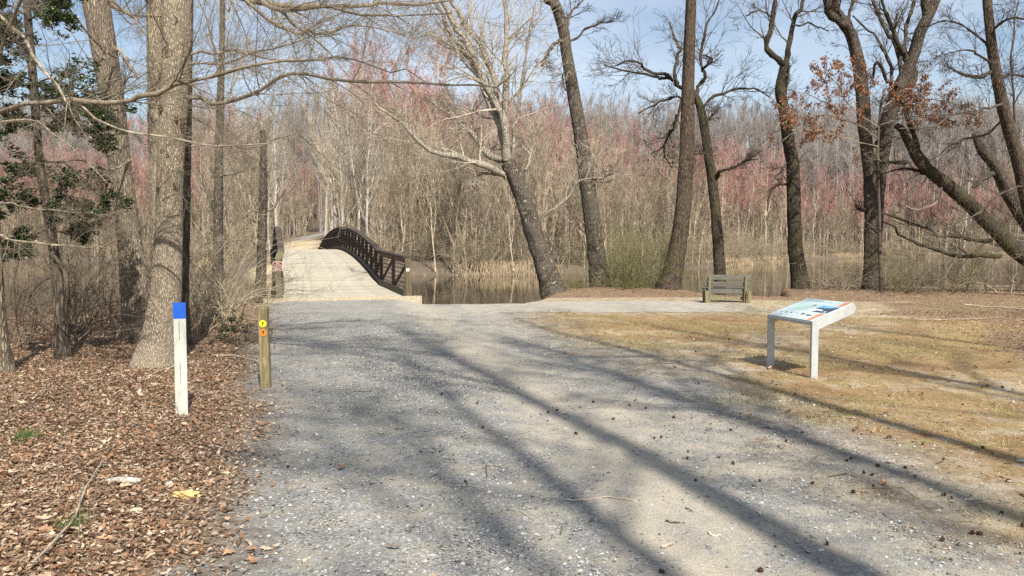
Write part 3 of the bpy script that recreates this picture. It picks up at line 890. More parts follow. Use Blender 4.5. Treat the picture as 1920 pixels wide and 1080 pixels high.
def rect(u0, v0, u1, v1): return [(u0, v0), (u1, v0), (u1, v1), (u0, v1)]
on_board('orange_bar', [rect(0.875, 0.02, 0.985, 0.36)], M['print_orange'])
on_board('orange_bar', [rect(0.875, 0.76, 0.985, 0.975)], M['print_orange'])
on_board('photo_print', [rect(0.60, 0.39, 0.985, 0.73)], M['print_dark'])
on_board('photo_print', [[(0.62, 0.73), (0.98, 0.73), (0.88, 0.655), (0.75, 0.61), (0.60, 0.60), (0.60, 0.73)]], M['print_sky'], 0.0004)
on_board('photo_print', [[(0.60, 0.39), (0.66, 0.40), (0.70, 0.47), (0.82, 0.46), (0.80, 0.52), (0.66, 0.545), (0.60, 0.53)], [(0.86, 0.42), (0.93, 0.43), (0.90, 0.49)]], M['print_white'], 0.0004)
on_board('text_block', [rect(0.10, 0.42, 0.30, 0.72), rect(0.33, 0.42, 0.48, 0.74), rect(0.42, 0.62, 0.56, 0.73)], M['print_green'])
tl = []
u = 0.06
r_ = random.Random(8)
for wlen in (7, 3, 10, 7):
    for _ in range(wlen):
        w = r_.uniform(0.013, 0.020); hh = r_.choice((0.045, 0.045, 0.07))
        tl.append(rect(u, 0.875, u + w * 0.42, 0.875 + hh)); tl.append(rect(u + w * 0.42, 0.90, u + w * 0.8, 0.918))
        u += w + 0.004
    u += 0.026
on_board('title_print', tl, M['print_grey'])
tl = []
for row in range(9):
    for (ua, ub) in ((0.03, 0.13), (0.17, 0.27), (0.31, 0.41), (0.44, 0.55), (0.58, 0.68), (0.72, 0.83)):
        if row < 5: tl.append(rect(ua, 0.04 + row * 0.018, ua + (ub - ua) * r_.uniform(0.6, 1), 0.048 + row * 0.018))
on_board('small_print', tl, M['print_pale'])
def blob(u, v, w, h, n=12, s=0): 
    rr = random.Random(s); return [(u + w * math.cos(2 * math.pi * i / n) * rr.uniform(0.7, 1.1), v + h * math.sin(2 * math.pi * i / n) * rr.uniform(0.7, 1.1)) for i in range(n)]
for i, (u, v, w, h_) in enumerate(((0.10, 0.215, 0.022, 0.02), (0.225, 0.215, 0.026, 0.024), (0.335, 0.225, 0.025, 0.03), (0.46, 0.235, 0.045, 0.02), (0.60, 0.235, 0.045, 0.05), (0.75, 0.21, 0.075, 0.035))):
    on_board('specimen_print', [blob(u, v, w, h_, s=i)], M['print_dark' if i != 3 else 'print_grey'], 0.0002)

# bench seen from behind
M['bench_grey'] = wood_mat('bench_board', (0.115, 0.11, 0.093), (0.215, 0.205, 0.178), 'X', green=(0.14, 0.135, 0.105), rand=0.12)
M['bench_post'] = wood_mat('bench_post_wood', (0.17, 0.15, 0.085), (0.30, 0.27, 0.165), 'Z', rand=0.1)
q = GP(1365, 569); q[2] = H1(q[0], q[1])
bn = empty('bench', q, math.radians(-4)); tagged(bn, 'weathered grey wooden bench seen from behind at the water', 'bench')
def bx(name, sx, sy, sz, x, y, z, mat, rx=0.0, ry=0.0):
    o = new_obj(name, bm_box_mesh(name, sx, sy, sz, M[mat], 0.006), bn); o.location = (x, y, z); o.rotation_euler = (rx, ry, 0); return o
bx('back_board', 1.36, 0.04, 0.145, 0, 0.10, 0.765, 'bench_grey', math.radians(10))
bx('back_board', 1.36, 0.04, 0.145, 0, 0.145, 0.555, 'bench_grey', math.radians(10))
for y_ in (0.26, 0.41, 0.56): bx('seat_board', 1.36, 0.135, 0.04, 0, y_, 0.395 + (y_ - 0.26) * 0.05, 'bench_grey')
bx('seat_rail', 1.30, 0.05, 0.10, 0, 0.20, 0.325, 'bench_grey')
bx('stretcher', 1.06, 0.05, 0.10, 0, 0.30, 0.12, 'bench_post')
for s_ in (-1, 1):
    bx('back_post', 0.075, 0.095, 0.90, s_ * 0.535, 0.135, 0.36, 'bench_post', math.radians(10))
    bx('leg', 0.09, 0.10, 0.62, s_ * 0.625, 0.04, 0.06, 'bench_post', 0, math.radians(2 * s_))
    bx('leg', 0.09, 0.10, 0.56, s_ * 0.60, 0.56, 0.06, 'bench_post')
    bx('side_brace', 0.045, 0.60, 0.10, s_ * 0.575, 0.32, 0.30, 'bench_post')

# ------------------------------------------------------------------ trees near the viewer, each placed where it stands
def leaf_cloud(pos, size, col, mat, name, fold=0.25, flat=0.6, shape=0, down=False):
    """many small leaves, each a folded lobed fan of its own"""
    n = len(pos)
    if shape == 0:     # lobed dry leaf
        out = np.array([[-0.55, 0.0], [-0.28, 0.17], [-0.12, 0.12], [0.06, 0.27], [0.16, 0.12], [0.5, 0.05], [0.2, -0.12], [0.04, -0.28], [-0.12, -0.11], [-0.3, -0.18]])
    elif shape == 1:   # simple oval leaf
        out = np.array([[-0.5, 0.0], [-0.2, 0.24], [0.2, 0.2], [0.5, 0.0], [0.2, -0.2], [-0.2, -0.24]])
    else:              # needle or blade
        out = np.array([[-0.5, 0.03], [-0.5, -0.03], [0.5, 0.0]])
    k = len(out)
    tv = np.vstack([[[0.0, 0.0]], out]) if shape < 2 else out
    nv = len(tv)
    x, y = tv[:, 0][None] * size[:, None], tv[:, 1][None] * size[:, None] * rng.uniform(0.7, 1.15, (n, 1))
    fo = fold * rng.normal(1.0, 0.6, (n, 1)); cu = rng.normal(0, 0.9, (n, 1))
    z = np.abs(y) * fo + cu * x * x / np.maximum(size[:, None], 1e-6) * 0.7
    L = np.stack([x, y, z], -1)
    nrm = norm(np.stack([rng.normal(0, flat, n), rng.normal(0, flat, n), np.ones(n)], 1))
    yaw = rng.uniform(0, 2 * math.pi, n)
    ax = np.stack([np.cos(yaw), np.sin(yaw), np.zeros(n)], 1)
    if down: ax[:, 2] -= rng.uniform(0.4, 2.2, n)
    ax = norm(ax - (ax * nrm).sum(1, keepdims=True) * nrm)
    ay = np.cross(nrm, ax)
    V = pos[:, None, :] + L[..., :1] * ax[:, None] + L[..., 1:2] * ay[:, None] + L[..., 2:] * nrm[:, None]
    b0 = (np.arange(n) * nv)[:, None]
    if shape < 2:
        i = np.arange(k)[None]
        T = np.stack([np.broadcast_to(b0, (n, k)), b0 + 1 + i, b0 + 1 + (i + 1) % k], -1).reshape(-1, 3)
    else:
        T = np.stack([b0[:, 0], b0[:, 0] + 1, b0[:, 0] + 2], -1)
    C = np.repeat(col, nv, 0)
    if shape < 2:
        dk = np.ones(nv); dk[0] = 0.8
        C = C * np.tile(dk, n)[:, None]
    return mesh_np(name, V.reshape(-1, 3), None, T, [mat], col=C, smooth_shade=False)

def pick(cols, n, var=0.18):
    c = np.array(cols)[rng.integers(0, len(cols), n)]
    return np.clip(c * rng.normal(1, var, (n, 1)), 0.01, 0.9)

def limb3(pts, D):
    out = []
    for p in pts:
        d = D + (p[3] if len(p) > 3 else 0.0)
        out.append([*P(p[0], p[1], d), p[2] * d / F])
    return np.array(out)

def hero(name, label, D, trunk, limbs, tmat, wmat, k=18, n1=10, n2=6, n3=4, L1=0.42, up=0.12, group=None, cat='tree', flare=1.5, rmin=None, top=None, jag=1.0, lobes=0.06, extra_trunks=(), twig_from_trunk=4, base_up=None, tw_min=0.35, l1max=3.0, NS=150, furrow=0.012, lm=None, lk=0.85):
    k = max(k, int(k * 1.6))
    """a bare tree: trunk traced to its own distance, explicit limbs, then three orders of twigs"""
    rmin = rmin or D * (0.00014 if D < 20 else 0.0002)
    tr = limb3(trunk, D)
    gz = H1(tr[0, 0], tr[0, 1])
    base = np.array([tr[0, 0], tr[0, 1], min(gz, tr[0, 2] + 0.05)])
    root = empty(name, base); tagged(root, label, cat, group)
    def tube(pl, n, kk, lb, fl=None):
        s = spline(pl, n)
        if fl:
            hgt = np.maximum(s[:, 2] - base[2], 0)
            s[:, 3] *= 1 + (fl - 1) * np.exp(-hgt / (1.6 * tr[0, 3] + 0.12))
        return s
    tb = Tubes()
    p0 = tr[0].copy(); p0[2] = base[2] - 0.35; p0[:2] += (tr[0, :2] - tr[1, :2]) * 0.05
    tl = np.vstack([p0, tr]) if tr[0, 2] > base[2] - 0.3 else tr
    if top is not None:
        t0 = tl[-1]; dr = norm(t0[:3] - tl[-2, :3]); h_ = top - t0[2]
        for q_ in (0.35, 0.7, 1.0):
            d2 = norm(dr + np.array([0, 0, 0.6 * q_]) + rng.normal(size=3) * 0.12)
            tl = np.vstack([tl, [*(t0[:3] + d2 * h_ * q_), t0[3] * (1 - 0.72 * q_)]])
    s = tube(tl, NS, k, lobes, flare)
    tb.add(s[:, :3], s[:, 3], k, 0, lobes, furrow)
    stems = [s]
    for et in extra_trunks:
        q_ = limb3(et, D)
        if q_[-1, 2] > 9 * D / 30 and top is not None:
            dr = norm(q_[-1, :3] - q_[-2, :3])
            q_ = np.vstack([q_, [*(q_[-1, :3] + dr * 2.2 + np.array([0, 0, 0.5])), q_[-1, 3] * 0.7], [*(q_[-1, :3] + dr * 3.6 + np.array([0, 0, 1.9])), q_[-1, 3] * 0.35]])
        q_ = spline(q_, max(60, NS // 2)); tb.add(q_[:, :3], q_[:, 3], max(k - 4, 10), 0, lobes, furrow); stems.append(q_)
    new_obj('trunk', tb.mesh('trunk', [tmat], base), root)
    LA = []
    for lp in limbs:
        q_ = limb3(lp, D)
        q_ = spline(q_, 26)
        L = np.linalg.norm(np.diff(q_[:, :3], axis=0), axis=1).sum()
        kn = rng.normal(size=(11, 3)) * (0.012 * L * jag); kn[0] = 0
        pos_k = np.sort(np.concatenate([[0, 25], rng.uniform(1, 24, 9)]))
        q_[:, :3] += np.stack([np.interp(np.arange(26), pos_k, kn[:, c]) for c in range(3)], 1)
        q_[:, 3] *= lk * (1 + 0.12 * rng.normal(size=26))
        t2 = Tubes(); t2.add(q_[:, :3], np.maximum(q_[:, 3], rmin), 9, 0, 0.10)
        new_obj('limb', t2.mesh('limb', [lm or (wmat if q_[0, 3] < 0.055 else tmat)], base), root)
        LA.append(q_)
    tw = Tubes()
    if LA or twig_from_trunk:
        if LA:
            LA = np.array(LA)
            a1, r1 = grow(LA[:, :, :3], LA[:, :, 3], n1, L1 * 1.25, 0.85, 8, 0.34, up, 0.13, 0.2, 1.0, rmin * 1.5, lmax=l1max, lmin=0.02 * D)
        else: a1, r1 = np.zeros((0, 8, 3)), np.zeros((0, 8))
        if twig_from_trunk:
            st = np.array([spline(x, 60) for x in stems])
            b1, q1 = grow(st[:, :, :3], np.minimum(st[:, :, 3], 0.04), twig_from_trunk, 0.16, 1.15, 8, 0.4, up * 1.5, 0.14, tw_min, 0.98, rmin * 1.5, lmax=2.6, lmin=0.02 * D)
            a1, r1 = np.concatenate([a1, b1]), np.concatenate([r1, q1])
        a2, r2 = grow(a1, r1, n2, 0.55, 0.75, 6, 0.55, up, 0.15, 0.1, 1.0, rmin * 1.15)
        a3, r3 = grow(a2, r2, n3, 0.6, 0.7, 5, 0.7, up, 0.14, 0.1, 1.0, rmin)
        tw.add(a1, r1, 5); tw.add(a2, r2, 3); tw.add(a3, r3, 3)
        new_obj('crown', tw.mesh('crown', [wmat], base), root)
        return root, (a1, a2, a3)
    return root, None

BK = M
# --- left group
r_big, _ = hero('tree', 'thickest pale barked trunk at left with dark knots, behind the white marker post', 10.8,
     [(292, 693, 33), (301, 640, 28.5), (311, 560, 25.5), (316, 450, 23.5), (319, 330, 22.5), (325, 200, 23.5), (330, 100, 24.5), (331, 0, 25), (333, -160, 24), (338, -420, 21)],
     [[(352, 183, 6, 0), (430, 180, 5.5, -.3), (500, 170, 5, -.6), (548, 146, 5, -.9), (575, 143, 4.5, -1), (640, 156, 4, -1.2), (720, 159, 3.4, -1.3), (820, 153, 2.6, -1.5), (900, 165, 2, -1.7), (960, 183, 1.4, -1.8)],
      [(350, 105, 4, 0), (400, 98, 3.4, .3), (455, 95, 3, .5), (520, 112, 2.4, .6), (600, 116, 2, .7), (640, 112, 1.5, .8)],
      [(355, 120, 3, 0), (420, 118, 2.6, -.4), (480, 100, 2.3, -.7), (560, 78, 1.8, -.9), (640, 60, 1.4, -1)],
      [(330, -60, 7, 0), (400, -30, 6.5, .3), (480, 6, 6, .6), (560, 14, 5.6, .8), (640, 16, 5, 1), (720, 15, 4.6, 1.2), (790, 14, 4, 1.3), (840, -4, 3, 1.4)],
      [(330, -90, 6, 0), (440, -20, 5.5, -.5), (500, 10, 5, -.8), (540, 22, 4.6, -1), (610, 31, 4, -1.1), (680, 32, 3.4, -1.2), (740, 27, 2.6, -1.3), (830, 30, 1.8, -1.3)],
      [(330, -120, 6, 0), (420, -40, 5.5, .2), (485, 18, 5, .3), (520, 42, 4.6, .4), (570, 58, 4.4, .5), (622, 63, 4, .5), (645, 50, 3, .6), (700, 55, 2, .6), (790, 80, 1.3, .8)],
      [(330, -150, 5, 0), (480, -10, 4, -.7), (520, 25, 3.6, -.9), (545, 50, 3.2, -1), (600, 75, 2.6, -1.1), (640, 95, 2.2, -1.2), (720, 120, 1.8, -1.3), (800, 140, 1.3, -1.5)],
      [(358, 275, 2.5, .1), (420, 272, 2.2, .3), (480, 278, 2, .4), (520, 262, 1.6, .5), (560, 250, 1.2, .6)],
      [(350, 150, 2.5, 0), (380, 185, 2.2, -.2), (400, 235, 2, -.3), (412, 262, 1.6, -.4), (450, 300, 1.2, -.4)],
      [(300, 30, 3, 0), (260, 30, 2.5, -.6), (230, 20, 2, -.9), (200, -10, 1.4, -1.2)]],
     M['bark_big'], M['twig_mid'], k=52, lk=0.72, n1=19, n2=9, n3=5, L1=0.34, up=0.03, top=17, flare=1.35, twig_from_trunk=6, l1max=2.0, lobes=0.045, NS=420, furrow=0.009, tw_min=0.1)
hero('tree', 'second stem rising close behind the left side of the thickest pale trunk', 11.3,
     [(296, 672, 16), (299, 560, 15), (297, 400, 14), (293, 250, 14), (292, 120, 14.5), (291, 0, 15), (288, -200, 13), (284, -420, 10)],
     [[(283, 10, 4, 0), (270, -8, 4, -.2), (240, -40, 3, -.4)]],
     M['bark_big'], M['twig_mid'], k=24, top=15, flare=1.2, twig_from_trunk=6, tw_min=0.4, l1max=1.5, NS=260)
hero('tree', 'narrow dark ridged trunk half hidden behind the thickest pale trunk', 13.2,
     [(342, 648, 12), (344, 560, 9), (347, 430, 8), (351, 250, 7.5), (353, 120, 7), (356, -100, 6)],
     [], M['bark_dark'], M['twig_grey'], k=16, top=14, twig_from_trunk=6, tw_min=0.25)
# knots on the big trunk
def knot_mesh(r, seed):
    bm = bmesh.new(); bmesh.ops.create_icosphere(bm, subdivisions=2, radius=r)
    rr = random.Random(seed)
    for v in bm.verts:
        v.co *= rr.uniform(0.75, 1.15)
        v.co.z *= 1.25
        if v.co.y < -0.45 * r: v.co.y = -0.45 * r + (v.co.y + 0.45 * r) * -0.6      # dished front
    me = bpy.data.meshes.new('knot'); bm.to_mesh(me); bm.free(); me.materials.append(M['knot'])
    for p in me.polygons: p.use_smooth = True
    return me
M['knot'] = bark_mat('knot_wood', (0.06, 0.042, 0.03), (0.30, 0.23, 0.15), None, s=2.0, bstr=1.0)
for i, (x_, y_, r_k) in enumerate(((326, 38, 8), (316, 99, 8), (343, 226, 6.5), (302, 204, 5), (305, 284, 4.5), (313, 292, 3.5), (329, 345, 4.5), (330, 222, 4), (296, 355, 3.5))):
    q = P(x_, y_, 10.8 - 0.165)
    ob_ = new_obj('knot', knot_mesh(r_k * 10.8 / F, i), r_big); ob_.location = tuple(q - np.array(r_big.location))
hero('tree', 'leaning grey trunk left of the thickest trunk with a split dark base', 14.6,
     [(268, 632, 30), (257, 560, 25), (243, 450, 21), (228, 330, 20), (213, 210, 21), (196, 100, 22), (179, 0, 23), (160, -130, 20), (150, -300, 16)],
     [[(215, 90, 4, 0), (235, 110, 3.5, -.5), (252, 135, 3, -.8), (258, 150, 2, -1)],
      [(205, 0, 6, 0), (220, 15, 5, -.5), (245, 32, 4, -1), (262, 60, 2, -1.4), (300, 100, 1.4, -1.6)],
      [(225, 190, 3, 0), (233, 160, 2.6, .2), (234, 140, 2.5, .3)],
      [(222, 110, 2.5, 0), (180, 80, 2.2, -1), (140, 30, 2, -1.5), (110, -10, 1.8, -2)],
      [(245, 300, 2.5, 0), (200, 320, 2, -.8), (150, 300, 1.6, -1.2), (90, 310, 1.2, -1.6)]],
     M['bark_tan'], M['twig_grey'], k=24, n1=8, up=0.05, top=19, flare=1.35, extra_trunks=[[(272, 640, 16, -.2), (270, 560, 14, -.2), (262, 500, 12, -.15), (250, 440, 9, -.1), (240, 390, 6, 0)]],
     twig_from_trunk=12, tw_min=0.2, l1max=2.0)
r_holly, tw_h = hero('holly_tree', 'slim dark evergreen tree with glossy leaf sprays at the left edge', 11.6,
     [(118, 668, 11), (114, 600, 10), (104, 490, 8.5), (90, 400, 8), (74, 300, 7), (66, 200, 7.5), (58, 100, 7), (50, 0, 6), (46, -150, 5), (44, -300, 4)],
     [[(52, 40, 2.4, 0), (80, 20, 2, -.3), (115, 25, 1.6, -.5), (140, 45, 1, -.6)], [(50, 30, 2.4, 0), (20, 10, 2, -.3), (0, 20, 1.5, -.4), (-25, 30, 1, -.5)],
      [(64, 160, 2.6, 0), (100, 150, 2.2, -.4), (150, 165, 1.8, -.7), (195, 180, 1, -.9)], [(62, 150, 2.4, 0), (30, 140, 2, -.4), (0, 150, 1.5, -.6), (-30, 160, 1, -.8)],
      [(68, 220, 2.6, 0), (100, 222, 2.2, .3), (150, 240, 1.8, .4), (200, 270, 1, .5)], [(66, 215, 2.4, 0), (30, 225, 2, -.4), (5, 240, 1.6, -.6), (-25, 255, 1, -.8)],
      [(74, 300, 2.4, 0), (110, 305, 2, -.3), (150, 325, 1.6, -.4), (205, 365, 1, -.5)], [(78, 330, 2, 0), (40, 330, 1.7, .3), (10, 340, 1.3, .5), (-20, 350, 1, .6)],
      [(86, 380, 2, 0), (50, 385, 1.6, -.3), (15, 395, 1.3, -.4), (-15, 400, 1, -.5)], [(60, 90, 3, 0), (30, 80, 2.6, .3), (0, 70, 2, .5)],
      [(52, 20, 2.4, 0), (80, -5, 2, .3), (110, 0, 1.4, .4)], [(86, 385, 2, 0), (120, 378, 1.5, -.4), (150, 395, 1, -.5)],
      [(95, 430, 2.2, 0), (130, 440, 1.8, .3), (165, 425, 1.4, .4), (185, 410, 1, .5)], [(92, 425, 2.2, 0), (50, 450, 1.7, -.3), (15, 480, 1.2, -.5)],
      [(66, 190, 2.6, 0), (110, 190, 2.0, -.2), (160, 200, 1.4, -.3), (190, 215, 1, -.4)], [(64, 170, 2.4, 0), (100, 185, 2, .5), (130, 200, 1.5, .7), (170, 195, 1, .9)]],
     M['bark_dark'], M['twig_dark'], k=14, n1=9, n2=5, n3=3, L1=0.34, up=-0.02, cat='tree', twig_from_trunk=0, l1max=0.75, flare=1.4)
def evergreen_leaves(tw, root, n, size=0.045, cols=None, zr=None):
    a1, a2, a3 = tw
    src = np.concatenate([a2.reshape(-1, 3), a3.reshape(-1, 3), a3.reshape(-1, 3)])
    i = rng.integers(0, len(src), n)
    pos = src[i] + rng.normal(0, 1, (n, 3)) * np.array([0.035, 0.035, 0.018])
    off = np.array(root.location)
    cols = cols or [(0.04, 0.075, 0.02), (0.06, 0.10, 0.03), (0.09, 0.13, 0.04), (0.03, 0.05, 0.016)]
    return new_obj('foliage', leaf_cloud(pos - off, size * rng.uniform(0.7, 1.3, n), pick(cols, n), M['holly'], 'foliage', 0.3, 0.7, 1), root)
evergreen_leaves(tw_h, r_holly, 27000, 0.056)
hero('tree', 'mossy pale trunk foot cut off by the left picture edge', 10.2,
     [(8, 706, 15), (2, 640, 12), (-3, 560, 10), (-10, 420, 9), (-18, 250, 8), (-22, 60, 7), (-30, -200, 6)],
     [[(-20, 215, 7, 0), (20, 212, 6.4, -.3), (80, 202, 6.2, -.6), (150, 193, 6.2, -.9), (230, 192, 6.2, -1.1), (285, 182, 6, -1.2), (335, 168, 5.4, -1.3), (395, 152, 5, -1.4), (455, 131, 4.4, -1.5), (530, 115, 3.4, -1.6), (600, 112, 2, -1.7)],
      [(-15, 20, 4.6, 0), (15, 48, 4.4, -.4), (45, 70, 4.2, -.6), (62, 105, 4, -.7), (95, 145, 3.8, -.8), (130, 185, 3.4, -.9), (180, 218, 3.2, -1), (235, 245, 2.8, -1.1), (300, 258, 2.6, -1.2), (380, 277, 2.2, -1.3), (470, 276, 1.6, -1.4), (520, 270, 1, -1.4)],
      [(-20, 180, 4, 0), (0, 120, 4.5, -.4), (12, 60, 4.6, -.6), (28, 25, 4.2, -.8), (45, -10, 3.6, -1)],
      [(-8, 380, 2.5, 0), (30, 385, 2.2, -.3), (80, 395, 2, -.5), (150, 402, 1.8, -.6), (220, 400, 1.4, -.7)],
      [(-8, 440, 3, 0), (30, 449, 2.8, -.4), (80, 456, 2.6, -.6), (130, 462, 2.2, -.7), (180, 462, 1.8, -.8), (225, 452, 1.2, -.9)],
      [(-15, 230, 3, 0), (40, 225, 2.6, -.5), (70, 230, 2.2, -.7), (120, 262, 2, -.9), (160, 300, 1.6, -1), (200, 345, 1.2, -1)]],
     M['bark_tan'], M['twig_mid'], k=16, lk=0.72, n1=26, n2=9, n3=5, L1=0.26, up=0.03, twig_from_trunk=4, jag=0.55, l1max=1.6, tw_min=0.1)
hero('tree', 'slender straight grey tree between the big left trunk and the footbridge', 27.0,
     [(408, 545, 10), (409, 440, 8.5), (410, 330, 7.5), (413, 200, 6.5), (416, 100, 5), (417, 0, 4.2), (418, -120, 3)],
     [[(412, 215, 3, 0), (430, 180, 2.5, .5), (452, 130, 2, .8), (470, 60, 1.5, 1)], [(412, 150, 2.5, 0), (395, 60, 2, -.5), (370, -10, 1.4, -1)], [(415, 50, 2.5, 0), (430, 10, 2, .4), (440, -50, 1.4, .6)],
      [(410, 330, 2.4, 0), (440, 325, 2, -.6), (480, 315, 1.4, -1)], [(411, 250, 2.2, 0), (380, 230, 1.8, -.5), (350, 215, 1.3, -1)]],
     M['bark_lichen'], M['twig_mid'], k=14, up=0.15, top=17, n1=9, twig_from_trunk=8)
hero('tree', 'short broken dark trunk just left of the footbridge end post', 25.2,
     [(487, 560, 11), (490, 500, 9), (492, 430, 8), (494, 350, 7), (493, 245, 5)],
     [[(489, 465, 2.2, 0), (470, 450, 2, -.5), (440, 450, 1.6, -.8), (420, 448, 1, -1)], [(490, 400, 2, 0), (470, 395, 1.8, -.3), (455, 410, 1.4, -.4)],
      [(493, 400, 3, 0), (515, 385, 2.6, .3), (540, 345, 2.2, .5), (562, 300, 1.6, .8)], [(492, 445, 3, 0), (478, 415, 2.4, .2), (470, 370, 2, .3), (468, 300, 1.2, .5)]],
     M['bark_grey'], M['twig_grey'], k=14, up=0.1, twig_from_trunk=6, flare=1.25)
# --- trees along the near shore
hero('tree', 'crooked leaning tree with wide pale forked crown right of the footbridge', 28.2,
     [(1040, 556, 20), (1022, 500, 18), (1003, 440, 16.5), (985, 385, 15.5), (966, 335, 15), (952, 305, 14)],
     [[(950, 330, 9, 0), (925, 318, 8, -.4), (905, 307, 7.5, -.7), (870, 298, 6.5, -1), (835, 290, 5.5, -1.2), (795, 268, 4.5, -1.4), (760, 240, 3.5, -1.5), (720, 200, 2.5, -1.6), (690, 175, 1.6, -1.7)],
      [(945, 300, 8, 0), (918, 292, 7, .5), (897, 270, 6, .7), (880, 245, 5.4, .8), (862, 230, 4.6, .9), (830, 205, 3.4, 1), (800, 180, 2, 1)],
      [(950, 300, 10, 0), (938, 262, 9, .2), (918, 190, 7, .4), (895, 140, 6, .5), (870, 100, 5.5, .5), (845, 60, 5, .4), (815, 15, 4, .3), (790, -40, 3, .2)],
      [(950, 300, 10, 0), (948, 240, 9, -.2), (930, 195, 8, -.3), (905, 150, 7, -.4), (880, 90, 6, -.6), (850, 40, 5, -.7), (820, -20, 3.5, -.8)],
      [(952, 300, 9, 0), (948, 215, 7.5, .3), (945, 150, 6.5, .5), (947, 90, 5.5, .6), (945, 30, 5, .7), (942, -50, 3.5, .8)],
      [(945, 215, 7, 0), (925, 150, 6, -.2), (900, 80, 5, -.3), (870, 40, 4.4, -.4), (845, -10, 3.4, -.5)],
      [(905, 150, 4, 0), (885, 98, 3.6, .5), (862, 95, 3.2, .8), (838, 85, 2.6, 1), (800, 60, 1.8, 1.2)],
      [(932, 325, 4.5, 0), (905, 325, 4, -.3), (895, 335, 3.4, -.4), (888, 350, 2.4, -.5)],
      [(1015, 415, 3, 0), (1035, 395, 2.8, -.2), (1055, 380, 2.6, -.3), (1072, 362, 2.4, -.4), (1085, 342, 2, -.5), (1120, 335, 1.4, -.7), (1150, 325, 1, -.8)],
      [(960, 300, 5, 0), (970, 240, 4.4, -.3), (975, 160, 3.6, -.5), (990, 80, 2.6, -.7), (1000, 10, 1.8, -.9)],
      [(985, 320, 3, 0), (1000, 270, 2.5, .5), (1020, 220, 2, .8), (1040, 170, 1.4, 1)],
      [(940, 280, 4, 0), (960, 285, 3.4, .4), (950, 292, 2.6, .2)]],
     M['bark_lichen'], M['twig_tan'], lm=M['bark_sunlit'], k=20, n1=14, n2=6, n3=4, L1=0.4, up=0.08, twig_from_trunk=0, flare=1.3, jag=1.0, lobes=0.09)  # limbs and twigs coloured paler than the trunk to look sunlit
hero('tree', 'tall leaning grey trunk with white lichen spots left of the green shrubs', 30.0,
     [(1126, 548, 17), (1120, 490, 16), (1110, 410, 15), (1099, 330, 14.5), (1086, 240, 13), (1073, 165, 12), (1062, 100, 10.5), (1054, 45, 10)],
     [[(1058, 75, 6, 0), (1050, 78, 4.4, -.2), (1038, 84, 4, -.4), (1025, 100, 3.6, -.6), (1015, 125, 3, -.7)],
      [(1056, 40, 8, 0), (1046, 18, 7.5, -.2), (1030, 4, 7, -.4), (1015, -12, 5.5, -.6), (990, -50, 4, -.8)],
      [(1066, 78, 3, 0), (1085, 70, 2.6, .4), (1105, 50, 2.2, .7), (1150, 40, 1.4, 1)], [(1064, 50, 3, 0), (1070, 25, 2.5, .3), (1095, 0, 2, .5)],
      [(1066, 130, 2.5, 0), (1056, 140, 2.2, -.3), (1058, 165, 1.8, -.4), (1065, 172, 1, -.5)],
      [(1100, 345, 2.6, 0), (1125, 335, 2.2, -.4), (1150, 325, 1.5, -.6)]],
     M['bark_lichen'], M['twig_dark'], k=22, up=0.1, top=19, flare=1.35, twig_from_trunk=8, tw_min=0.55)
hero('tree', 'tall curved brown trunk with flared foot left of the bench', 29.6,
     [(1252, 548, 19), (1262, 510, 16.5), (1273, 450, 15), (1281, 390, 14), (1286, 310, 13), (1289, 220, 12), (1291, 120, 10.5), (1296, 0, 9), (1300, -120, 7.5), (1304, -300, 5)],
     [[(1240, 545, 9, 0), (1228, 552, 6, -.1), (1215, 558, 3, -.2)]],
     M['bark_brown'], M['twig_dark'], k=24, n1=0, up=0.1, top=24, flare=1.4, twig_from_trunk=5, tw_min=0.5)
